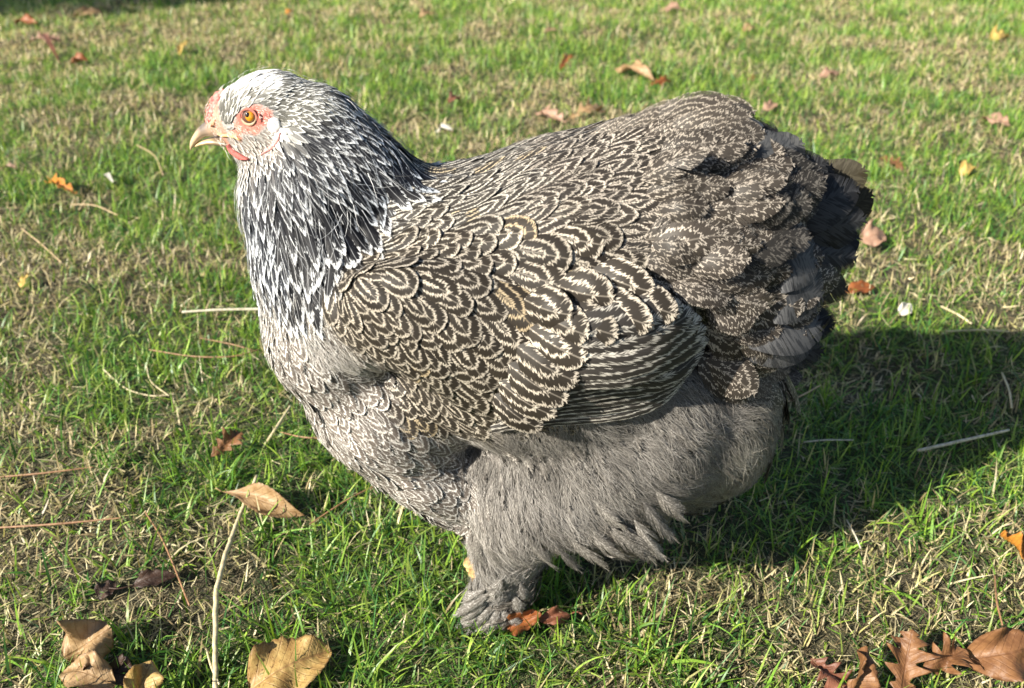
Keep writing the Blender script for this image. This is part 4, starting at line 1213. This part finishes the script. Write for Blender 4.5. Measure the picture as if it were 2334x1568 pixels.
LM = dict(
    tan=leaf_material('leaf_tan', (.50, .34, .18), (.36, .22, .10), (.16, .08, .035), (.22, .12, .05)),
    pale=leaf_material('leaf_pale', (.62, .50, .34), (.48, .36, .22), (.28, .18, .10), (.34, .24, .13), .2),
    gold=leaf_material('leaf_gold', (.52, .36, .13), (.40, .24, .08), (.12, .055, .02), (.24, .13, .05), .9),
    oak=leaf_material('leaf_oak', (.30, .145, .060), (.19, .085, .036), (.10, .045, .02), (.14, .06, .025), .3),
    oakred=leaf_material('leaf_oak_red', (.26, .10, .055), (.18, .07, .04), (.07, .03, .02), (.12, .05, .025), .3),
    dark=leaf_material('leaf_dark', (.075, .04, .025), (.05, .027, .018), (.02, .012, .008), (.03, .016, .01), .4),
    rust=leaf_material('leaf_rust', (.36, .12, .035), (.26, .08, .025), (.10, .04, .015), (.16, .06, .02), .3),
    orange=leaf_material('leaf_orange', (.62, .27, .04), (.50, .20, .03), (.30, .09, .02), (.36, .14, .03), .5),
    yellow=leaf_material('leaf_yellow', (.70, .52, .16), (.58, .40, .10), (.36, .20, .05), (.40, .26, .08), .2),
    pink=leaf_material('leaf_pinkish', (.46, .29, .20), (.36, .21, .14), (.2, .1, .06), (.26, .15, .09), .3),
    white=leaf_material('leaf_white', (.74, .71, .64), (.62, .58, .50), (.4, .36, .3), (.5, .46, .4), .1),
)
_lr = np.random.default_rng(77)
def leaf_outline(kind, v, side, seed):
    base = np.sin(np.pi * np.clip(v, 0, 1) ** (.8 if kind == 'ovate' else .9)) ** .75
    if kind == 'oval': base = np.sin(np.pi * np.clip(v, 0, 1) ** .75) ** .6 * (1 + .02 * np.sin(v * 60))
    if kind == 'ovate': base = base * (1 + .045 * np.abs(((v * 16 + side * .2) % 1) - .5) * 2 - .03)
    if kind == 'narrow': base = base * (1 + .06 * np.sin(v * 34))
    if kind == 'lance': base = np.sin(np.pi * np.clip(v, 0, 1) ** 1.25) ** 1.25 * (1 + .07 * (((v * 15) % 1) - .5))
    if kind == 'oak':
        lob = np.zeros_like(v)
        for c, w, h in ((.20, .055, .55), (.40, .065, .85), (.61, .075, 1.0), (.80, .06, .75), (.95, .04, .45)):
            c2 = c + (.035 if side > 0 else -.02) + .01 * math.sin(seed + c * 30)
            lob = np.maximum(lob, h * np.clip(1 - np.abs(v - c2) / w * .62, 0, 1) ** .75)
        base = np.maximum(lob, .20 + .10 * np.sin(np.pi * v)) * np.where(v < .1, v / .1, 1)
        base = base * np.where(v > .97, .5, 1)
    return base

def leaf(base_px, base_z, tip_px, tip_z, width, kind, mat, label, roll=0.0, arch=.12, cup=.25, wav=.05, twist=0.0, stalk=.0, group=None, seed=0, name='fallen_leaf', cat='leaf', flip=1):
    wav = wav * 2.2
    if base_px[1] < 480:                      # out on the far lawn: shrivelled, sunk between the blades
        base_z *= .55; tip_z *= .8; width *= .78; roll *= .6; cup *= 1.5; wav *= 1.4
    A = on_ground(*base_px, base_z); B = on_ground(*tip_px, tip_z)
    ax = (B - A); L = ax.length; ax.normalize()
    up = Vector((0, 0, 1)); up = (up - ax * up.dot(ax)); 
    if up.length < .05: up = Vector((0, -1, 0)) - ax * Vector((0, -1, 0)).dot(ax)
    up.normalize(); sd = ax.cross(up)
    nr, nc = 44, 11
    v = np.linspace(0, 1, nr); u = np.linspace(-1, 1, nc)
    roll = -abs(roll) if sd.y < -.2 else (abs(roll) if sd.y > .2 else roll)
    hl = leaf_outline(kind, v, -1, seed); hr = leaf_outline(kind, v, 1, seed)
    V = []; AT = []
    r_ = np.random.default_rng(seed + 5); ph = r_.random(6) * 6.28
    for i in range(nr):
        ang = R(roll) + R(twist) * (v[i] - .5)
        s2 = sd * math.cos(ang) + up * math.sin(ang); n2 = up * math.cos(ang) - sd * math.sin(ang)
        for j in range(nc):
            h = hl[i] if u[j] < 0 else hr[i]
            a = u[j] * h
            vv = v[i] + (.10 * abs(u[j]) * (h - .3) if kind == 'oak' else .02 * abs(u[j]))
            z = arch * L * math.sin(math.pi * v[i]) + cup * width * .5 * a * a * flip
            z += wav * width * (math.sin(9 * v[i] + ph[0]) * abs(a) + .8 * math.sin(17 * v[i] + ph[1] + 3 * a) * a * a + .5 * math.sin(5 * a + ph[2] + 6 * v[i]))
            z -= .018 * width * math.cos((v[i] - abs(a) * .28) * 9 * 6.283) * min(1, abs(a) * 4)
            p = A + ax * (vv * L) + s2 * (a * width * .5) + n2 * z
            V.append((p.x, p.y, p.z)); AT.append((a, v[i], abs(u[j])))
    i_, j_ = np.meshgrid(np.arange(nr - 1), np.arange(nc - 1), indexing='ij'); q = (i_ * nc + j_).ravel()
    me = mesh_np(name, np.array(V) - np.array(A), np.stack([q, q + 1, q + nc + 1, q + nc], 1))
    add_attr(me, 'luv', np.array(AT))
    root = empty(name, A)
    o = bpy.data.objects.new('blade', me); COL.objects.link(o); me.materials.append(LM[mat]); o.parent = root
    sm = o.modifiers.new('thickness', 'SOLIDIFY'); sm.thickness = .00025
    if stalk > 0:
        pts = [Vector((0, 0, 0)) + ax * .002, -ax * stalk * .5 + up * .002 + sd * stalk * .1, -ax * stalk + up * .001 - sd * stalk * .15]
        st = tube_mesh('stalk', [tuple(p) for p in pts], [.0007, .0006, .0009])
        o2 = bpy.data.objects.new('stalk', st); COL.objects.link(o2); st.materials.append(LM[mat]); o2.parent = root
        add_attr(st, 'luv', np.tile((.3, .5, .2), (len(st.vertices), 1)))
    tag(root, label, cat, group)
    return root

def tube_mesh(name, pts, rad, n=7, steps=26, kink=False):
    if kink: steps = 12 * (len(pts) - 1) + 1
    P = np.stack([np.interp(np.linspace(0, 1, steps), np.linspace(0, 1, len(pts)), [p[k] for p in pts]) for k in range(3)], 1) + np.random.default_rng(3).normal(0, .00025, (steps, 3)) if kink else catmull(np.array([tuple(p) for p in pts]), np.linspace(0, 1, steps)) if len(pts) > 2 else np.array([np.array(pts[0]) * (1 - t) + np.array(pts[1]) * t for t in np.linspace(0, 1, steps)])
    rr = np.interp(np.linspace(0, 1, steps), np.linspace(0, 1, len(rad)), rad)
    T = np.gradient(P, axis=0); T /= np.linalg.norm(T, axis=1, keepdims=True)
    ref = np.array([.13, .2, .97]); S = np.cross(T, ref); S /= np.linalg.norm(S, axis=1, keepdims=True); U = np.cross(S, T)
    a = np.linspace(0, 2 * np.pi, n, endpoint=False)
    V = P[:, None] + rr[:, None, None] * (S[:, None] * np.cos(a)[None, :, None] + U[:, None] * np.sin(a)[None, :, None])
    i_, j_ = np.meshgrid(np.arange(steps - 1), np.arange(n), indexing='ij')
    F = np.stack([(i_ * n + j_).ravel(), (i_ * n + (j_ + 1) % n).ravel(), ((i_ + 1) * n + (j_ + 1) % n).ravel(), ((i_ + 1) * n + j_).ravel()], 1)
    me = mesh_np(name, V.reshape(-1, 3), F)
    bm = bmesh.new(); bm.from_mesh(me); bmesh.ops.holes_fill(bm, edges=bm.edges, sides=n); bm.to_mesh(me); bm.free()
    return me

def straw_material(name, c1, c2):
    N = NT(name); n = N.noise(N.coords(), 260, 3)[0]
    N.put(N.b.inputs['Base Color'], N.ramp(n, [(.35, c1), (.65, c2)])); N.b.inputs['Roughness'].default_value = .5
    N.bump(n, .4, .0008)
    return N.m
SM = dict(straw=straw_material('straw', (.44, .36, .20), (.58, .50, .32)), white=straw_material('pale_straw', (.36, .32, .22), (.58, .54, .43)),
          needle=straw_material('pine_needle', (.20, .10, .05), (.32, .18, .09)), tanneedle=straw_material('tan_needle', (.44, .30, .16), (.54, .40, .24)))
def stem(pts, rad, mat, name, label, cat, group=None, kink=False):
    W = [on_ground(*p) for p in pts]
    me = tube_mesh(name, W, rad, steps=34, kink=kink)
    o = link(name, me, SM[mat]); tag(o, label, cat, group)
    return o

FALL = 'fallen leaves scattered over the lawn'
def build_litter():
    L = leaf
    # foreground left
    L((150, 1500), .012, (258, 1432), .030, .043, 'ovate', 'tan', 'large curled tan leaf with a dark midrib at the bottom left, uppermost of its pile', roll=38, arch=.14, cup=.5, wav=.10, seed=1, group=FALL)
    L((262, 1560), .016, (140, 1530), .014, .030, 'ovate', 'tan', 'tan ribbed leaf lying half under the large curled leaf at the bottom left', roll=15, arch=.15, cup=.4, wav=.08, seed=2, group=FALL)
    L((300, 1600), .010, (345, 1508), .022, .028, 'ovate', 'gold', 'brown curled leaf cut by the bottom edge, right of the bottom left leaf pile', roll=-35, arch=.2, cup=.9, wav=.1, seed=3, group=FALL)
    L((235, 1530), .010, (315, 1555), .008, .022, 'narrow', 'dark', 'dark brown folded scrap of leaf between the tan leaves at the bottom left', roll=10, arch=.15, cup=.8, seed=4, group=FALL)
    L((565, 1575), .010, (752, 1480), .018, .050, 'oval', 'gold', 'broad yellow brown oval leaf with dark spots at the bottom edge', roll=18, arch=.10, cup=.25, wav=.05, seed=5, group=FALL)
    L((500, 1118), .024, (692, 1174), .014, .026, 'lance', 'tan', 'long tan serrated leaf caught on the bent straw stalk left of the breast', roll=30, arch=.09, cup=1.2, twist=-40, wav=.05, seed=6, stalk=.004, group=FALL)
    L((482, 1042), .016, (552, 985), .026, .030, 'oak', 'oak', 'small copper brown oak leaf standing in the grass left of the breast', roll=30, arch=.10, cup=.35, wav=.06, seed=7, group=FALL)
    L((300, 1335), .010, (400, 1312), .012, .016, 'narrow', 'dark', 'dark purplish brown narrow leaf on the bare patch at lower left', roll=20, arch=.1, cup=.5, seed=8, stalk=.02, group=FALL)
    L((225, 1365), .006, (262, 1325), .010, .018, 'ovate', 'dark', 'tiny dark rotted leaf beside the bare patch at lower left', roll=10, seed=9, group=FALL)
    # by the foot
    L((1145, 1430), .008, (1235, 1398), .024, .017, 'narrow', 'rust', 'red brown curled leaf pinned under the feathered foot', roll=48, arch=.10, cup=1.1, wav=.14, seed=10, group=FALL)
    L((1300, 1402), .016, (1228, 1412), .016, .014, 'narrow', 'oakred', 'thin brown leaf with a stalk just right of the foot', roll=35, arch=.12, cup=.8, wav=.12, seed=11, stalk=.010, group=FALL)
    # foreground right
    L((1850, 1500), .010, (1935, 1590), .008, .034, 'oak', 'oakred', 'reddish brown oak leaf lying flat at the bottom edge, leftmost of the bottom right leaves', roll=0, arch=.06, cup=.2, wav=.06, seed=12, group=FALL)
    L((1925, 1590), .010, (1972, 1475), .030, .020, 'narrow', 'oak', 'narrow twisted brown leaf standing between two oak leaves at bottom right', roll=50, arch=.14, cup=.8, wav=.12, twist=60, seed=13, group=FALL)
    L((2050, 1600), .008, (2078, 1435), .040, .042, 'oak', 'oak', 'upright copper oak leaf with pointed lobes at bottom right', roll=8, arch=.03, cup=.3, wav=.05, seed=14, group=FALL)
    L((2100, 1530), .018, (2200, 1480), .028, .036, 'oak', 'oak', 'curled brown oak leaf touching the upright one at bottom right', roll=-25, arch=.12, cup=.7, wav=.10, seed=15, stalk=.03, group=FALL)
    L((2195, 1505), .018, (2370, 1470), .030, .040, 'ovate', 'oak', 'large arched copper leaf running off the right edge', roll=40, arch=.22, cup=.5, wav=.06, seed=16, group=FALL)
    L((2290, 1215), .016, (2340, 1285), .014, .026, 'oval', 'orange', 'glossy orange leaf half hidden in grass at the right edge', roll=20, arch=.12, cup=.6, wav=.10, seed=17, group=FALL)
    # left middle
    L((112, 418), .018, (175, 445), .016, .030, 'oak', 'orange', 'orange brown curled leaf with a pale twig at middle left', roll=30, arch=.15, cup=.7, wav=.1, seed=18, stalk=.02, group=FALL)
    L((240, 398), .018, (258, 415), .018, .011, 'oval', 'white', 'small cream coloured leaf chip right of the orange curled leaf', roll=20, seed=19, group=FALL)
    L((50, 655), .014, (68, 625), .018, .014, 'oval', 'yellow', 'little pale yellow leaf near the left edge', roll=25, seed=20, group=FALL)
    L((0, 385), .014, (40, 382), .016, .018, 'ovate', 'pink', 'pinkish tan leaf at the left edge above the little yellow leaf', roll=20, seed=21, group=FALL)
    # far lawn, left
    L((38, 52), .022, (85, 55), .022, .050, 'ovate', 'rust', 'rust red leaf at the top left corner', roll=35, seed=22, group=FALL)
    L((60, 98), .02, (140, 92), .02, .060, 'oak', 'pink', 'pale brown crumpled leaf below the rust red one at top left', roll=30, seed=23, cup=.5, group=FALL)
    L((165, 38), .02, (230, 28), .024, .050, 'ovate', 'tan', 'tan leaf beside a dry stalk at the top left edge', roll=40, seed=24, group=FALL)
    L((160, 145), .018, (202, 138), .022, .040, 'ovate', 'rust', 'rust coloured curled leaf, lower one at top left', roll=40, cup=.7, seed=25, group=FALL)
    L((408, 128), .016, (432, 92), .040, .024, 'narrow', 'yellow', 'pale straw yellow leaf standing upright above the beak', roll=10, seed=26, group=FALL)
    L((140, 150), .016, (96, 88), .016, .016, 'narrow', 'oakred', 'thin reddish leaf next to the crumpled pale brown leaf', roll=10, seed=27, group=FALL)
    L((646, 34), .018, (672, 26), .02, .030, 'ovate', 'orange', 'tiny orange leaf at the top edge above the crown', roll=25, seed=28, group=FALL)
    # far lawn, centre and right
    L((1275, 162), .018, (1302, 125), .040, .034, 'oak', 'rust', 'small dark orange leaf standing on edge behind the back', roll=20, seed=29, group=FALL)
    L((1400, 158), .018, (1490, 182), .018, .060, 'ovate', 'tan', 'long tan leaf behind the tail, left of a rust leaf', roll=30, seed=30, group=FALL)
    L((1480, 196), .018, (1530, 184), .020, .044, 'oak', 'rust', 'rust leaf touching the long tan leaf behind the tail', roll=30, seed=31, group=FALL)
    L((1215, 262), .018, (1290, 282), .018, .055, 'oak', 'pink', 'beige crumpled leaf just above the hen\'s back, left of a pair', roll=25, cup=.5, seed=32, group=FALL)
    L((1290, 275), .018, (1380, 250), .022, .058, 'oak', 'tan', 'brown beige crumpled leaf just above the hen\'s back, right of a pair', roll=30, cup=.5, seed=33, group=FALL)
    L((990, 302), .018, (1035, 296), .022, .020, 'narrow', 'white', 'white curled leaf on the grass behind the neck', roll=30, cup=.6, seed=34, group=FALL)
    L((1865, 175), .018, (1915, 168), .018, .034, 'ovate', 'pink', 'pinkish leaf lying on the far grass right of the tail top', roll=35, seed=35, group=FALL)
    L((1742, 252), .018, (1768, 236), .022, .034, 'oval', 'pink', 'round pinkish brown leaf just above the tail', roll=35, seed=36, group=FALL)
    L((2258, 92), .018, (2294, 80), .024, .054, 'oval', 'yellow', 'yellow orange leaf at the top right', roll=35, cup=.5, seed=37, group=FALL)
    L((2188, 400), .016, (2222, 380), .026, .034, 'ovate', 'yellow', 'curled bright yellow leaf on the dry patch right of the tail', roll=30, cup=.7, seed=38, group=FALL)
    L((2005, 362), .016, (2060, 388), .016, .034, 'oak', 'oak', 'russet oak leaf just beyond the black tail feathers', roll=30, seed=39, group=FALL)
    L((1962, 548), .016, (2018, 535), .020, .040, 'oval', 'pink', 'tan oval leaf beside the black tail tip', roll=30, cup=.4, seed=40, group=FALL)
    L((1925, 665), .014, (1992, 655), .016, .022, 'narrow', 'rust', 'narrow orange brown leaf behind the lower tail', roll=25, seed=41, group=FALL)
    L((2050, 715), .016, (2078, 695), .022, .018, 'oval', 'white', 'white leaf fragment right of the lower tail', roll=30, seed=42, group=FALL)
    L((1690, 72), .018, (1722, 62), .022, .036, 'ovate', 'tan', 'small tan leaf on the far grass above the tail', roll=35, seed=43, group=FALL)
    L((1505, 25), .018, (1560, 22), .02, .050, 'ovate', 'pink', 'faint brownish leaf at the top edge, centre right', roll=30, seed=44, group=FALL)
    L((955, 38), .018, (990, 30), .02, .038, 'ovate', 'tan', 'small tan leaf on the far grass right of the crown', roll=35, seed=45, group=FALL)
    L((1235, 76), .018, (1270, 68), .022, .036, 'oak', 'pink', 'small beige leaf far behind the back', roll=30, seed=46, group=FALL)
    L((1020, 232), .018, (1050, 222), .018, .030, 'ovate', 'oakred', 'small reddish brown leaf sunk in grass behind the neck', roll=25, seed=47, group=FALL)
    L((2240, 270), .018, (2300, 290), .018, .045, 'ovate', 'pink', 'brownish leaf on the far right dry patch', roll=25, seed=48, group=FALL)
    L((1700, 185), .018, (1728, 176), .02, .030, 'oak', 'oak', 'tiny copper leaf between the pinkish leaf and the rust leaf', roll=25, seed=49, group=FALL)
    # stalks
    G = 'dry stalks and pine needles on the grass'
    stem([(490, 1610, .012), (491, 1470, .022), (492, 1352, .030), (514, 1262, .026), (548, 1170, .022), (585, 1085, .030)], [.0022, .0022, .0024, .0022, .0020, .0016], 'straw', 'straw_stalk', 'long bent straw stalk running up from the bottom edge left of the hen', 'stalk', G, kink=True)
    stem([(415, 711, .020), (500, 706, .022), (600, 704, .022)], [.0014, .0017, .0018], 'white', 'straw_stalk', 'straight pale straw stalk pointing at the breast', 'stalk', G)
    stem([(236, 842, .018), (285, 884, .015), (345, 902, .014), (400, 898, .012)], [.0009, .0010, .0009, .0008], 'straw', 'straw_stalk', 'curved thin straw stem at middle left', 'stalk', G)
    stem([(334, 835, .018), (345, 870, .018), (385, 902, .015)], [.0007, .0008, .0007], 'straw', 'straw_stalk', 'small hooked straw stem touching the curved one at middle left', 'stalk', G)
    stem([(340, 797, .014), (440, 812, .018), (530, 812, .018), (592, 796, .018)], [.0008, .0009, .0009, .0006], 'needle', 'pine_needle', 'long brown pine needle curving below the pale straw stalk', 'pine needle', G)
    stem([(455, 770, .016), (530, 785, .018), (575, 798, .017)], [.0006, .0008, .0006], 'needle', 'pine_needle', 'brown pine needle just below the pale straw stalk, near the breast', 'pine needle', G)
    stem([(-10, 1203, .018), (130, 1194, .020), (278, 1180, .020)], [.0010, .0011, .0007], 'needle', 'pine_needle', 'orange brown pine needle lying level at the left edge', 'pine needle', G)
    stem([(-10, 1088, .016), (100, 1078, .018), (215, 1064, .018)], [.0009, .0010, .0007], 'needle', 'pine_needle', 'brown pine needle at the left edge, above the level one', 'pine needle', G)
    stem([(330, 1165, .014), (375, 1240, .016), (432, 1380, .016)], [.0007, .0009, .0009], 'needle', 'pine_needle', 'dark brown pine needle crossing the bare patch at lower left', 'pine needle', G)
    stem([(640, 985, .014), (690, 996, .018), (755, 1000, .018)], [.0007, .0008, .0007], 'needle', 'pine_needle', 'reddish pine needle close to the lower breast', 'pine needle', G)
    stem([(705, 1195, .012), (790, 1140, .018), (865, 1102, .018)], [.0007, .0009, .0007], 'needle', 'pine_needle', 'brown pine needle slanting up to the lower breast', 'pine needle', G)
    stem([(600, 1020, .010), (630, 975, .018), (662, 925, .020)], [.0016, .0018, .0014], 'straw', 'straw_stalk', 'short olive straw stalk leaning beside the breast', 'stalk', G)
    stem([(160, 466, .018), (215, 468, .022), (268, 490, .018)], [.0008, .0009, .0008], 'tanneedle', 'pine_needle', 'arched tan pine needle below the orange curled leaf', 'pine needle', G)
    stem([(48, 520, .016), (90, 553, .018), (140, 598, .018)], [.0008, .0009, .0008], 'tanneedle', 'pine_needle', 'slanting tan needle at middle left above the little yellow leaf', 'pine needle', G)
    stem([(312, 330, .018), (352, 355, .022), (372, 400, .018)], [.0009, .0010, .0008], 'tanneedle', 'pine_needle', 'curved tan needle left of the beak', 'pine needle', G)
    stem([(2092, 1027, .018), (2190, 1005, .022), (2300, 980, .024)], [.0017, .0018, .0014], 'white', 'straw_stalk', 'pale straw stalk lying in the hen\'s shadow at right', 'stalk', G)
    stem([(1832, 1008, .018), (1880, 1003, .020), (1945, 1003, .018)], [.0008, .0009, .0007], 'white', 'straw_stalk', 'thin pale stem in the shadow close behind the fluff', 'stalk', G)
    stem([(1785, 920, .016), (1830, 900, .022), (1870, 878, .026)], [.0009, .0010, .0008], 'tanneedle', 'pine_needle', 'brown needle in the shadow below the tail', 'pine needle', G)
    stem([(2145, 698, .018), (2185, 718, .022), (2215, 738, .018)], [.0014, .0016, .0014], 'straw', 'straw_stalk', 'short thick straw piece, upper one of the crossed pieces at right', 'stalk', G)
    stem([(2155, 755, .018), (2240, 752, .020), (2300, 756, .018)], [.0010, .0011, .0009], 'straw', 'straw_stalk', 'level straw piece, lower one of the crossed pieces at right', 'stalk', G)
    stem([(2284, 850, .016), (2300, 890, .026), (2306, 930, .022)], [.0012, .0013, .0012], 'straw', 'straw_stalk', 'short straw stem in the shadow near the right edge', 'stalk', G)
    stem([(2268, 1310, .014), (2272, 1370, .020), (2285, 1425, .018)], [.0008, .0010, .0008], 'needle', 'pine_needle', 'reddish brown needle above the large arched leaf at right', 'pine needle', G)
    stem([(1930, 1185, .016), (1950, 1222, .020), (1962, 1250, .016)], [.0007, .0009, .0007], 'white', 'straw_stalk', 'short pale stem in the middle of the shadow', 'stalk', G)
    stem([(470, 1478, .014), (482, 1520, .018), (500, 1560, .016)], [.0008, .0010, .0008], 'straw', 'straw_stalk', 'thin straw offshoot beside the foot of the long bent stalk', 'stalk', G)
build_litter()

# ------------------------------------------------------------------ unseen tree added outside the frame to shade the far lawn at top left
def build_shade_tree():
    r_ = np.random.default_rng(4)
    base = Vector((-5.28, -.02, 0)); root = empty('tree', base)
    tag(root, 'unseen young tree added left of the lawn to shade the far top left grass', 'tree')
    bark = simple('bark', (.10, .075, .055), .9, .2, 60, .8)
    tr = tube_mesh('trunk', [base, base + Vector((.03, .02, 1.2)), base + Vector((.0, .05, 2.4)), base + Vector((.05, .0, 3.3))], [.07, .055, .04, .02], n=10)
    link('trunk', tr, bark, root)
    C = []; 
    for (cx, cy, cz, r, n) in ((0, .05, 3.1, .42, 900), (.30, .25, 3.2, .32, 600), (-.3, .2, 3.2, .36, 600), (.98, .25, 3.0, .24, 500), (.0, .6, 3.4, .40, 800)):
        p = r_.normal(0, 1, (n, 3)); p /= np.linalg.norm(p, axis=1, keepdims=True); p *= (r_.random(n) ** .4)[:, None] * r
        C.append(p * (1.15, 1, .8) + (cx, cy, cz))
    C = np.concatenate(C) + np.array(base); n = len(C)
    a = r_.normal(0, 1, (n, 3)); a /= np.linalg.norm(a, axis=1, keepdims=True); b = np.cross(a, r_.normal(0, 1, (n, 3))); b /= np.linalg.norm(b, axis=1, keepdims=True)
    a *= .055; b *= .028
    V = np.stack([C - a, C + b, C + a, C - b], 1).reshape(-1, 3)
    F = np.arange(n * 4).reshape(-1, 4)
    me = mesh_np('crown', V, F, False)
    link('crown', me, simple('foliage', (.05, .09, .03), .6, .3, 30), root)
    for k in range(3):
        link('limb', tube_mesh('limb', [base + Vector((0, .03, 1.9 + .3 * k)), base + Vector((.4 - .35 * k, .25, 2.5 + .2 * k)), base + Vector((1.0 - .65 * k, .5, 2.95))], [.03, .02, .01], n=8), bark, root)
build_shade_tree()
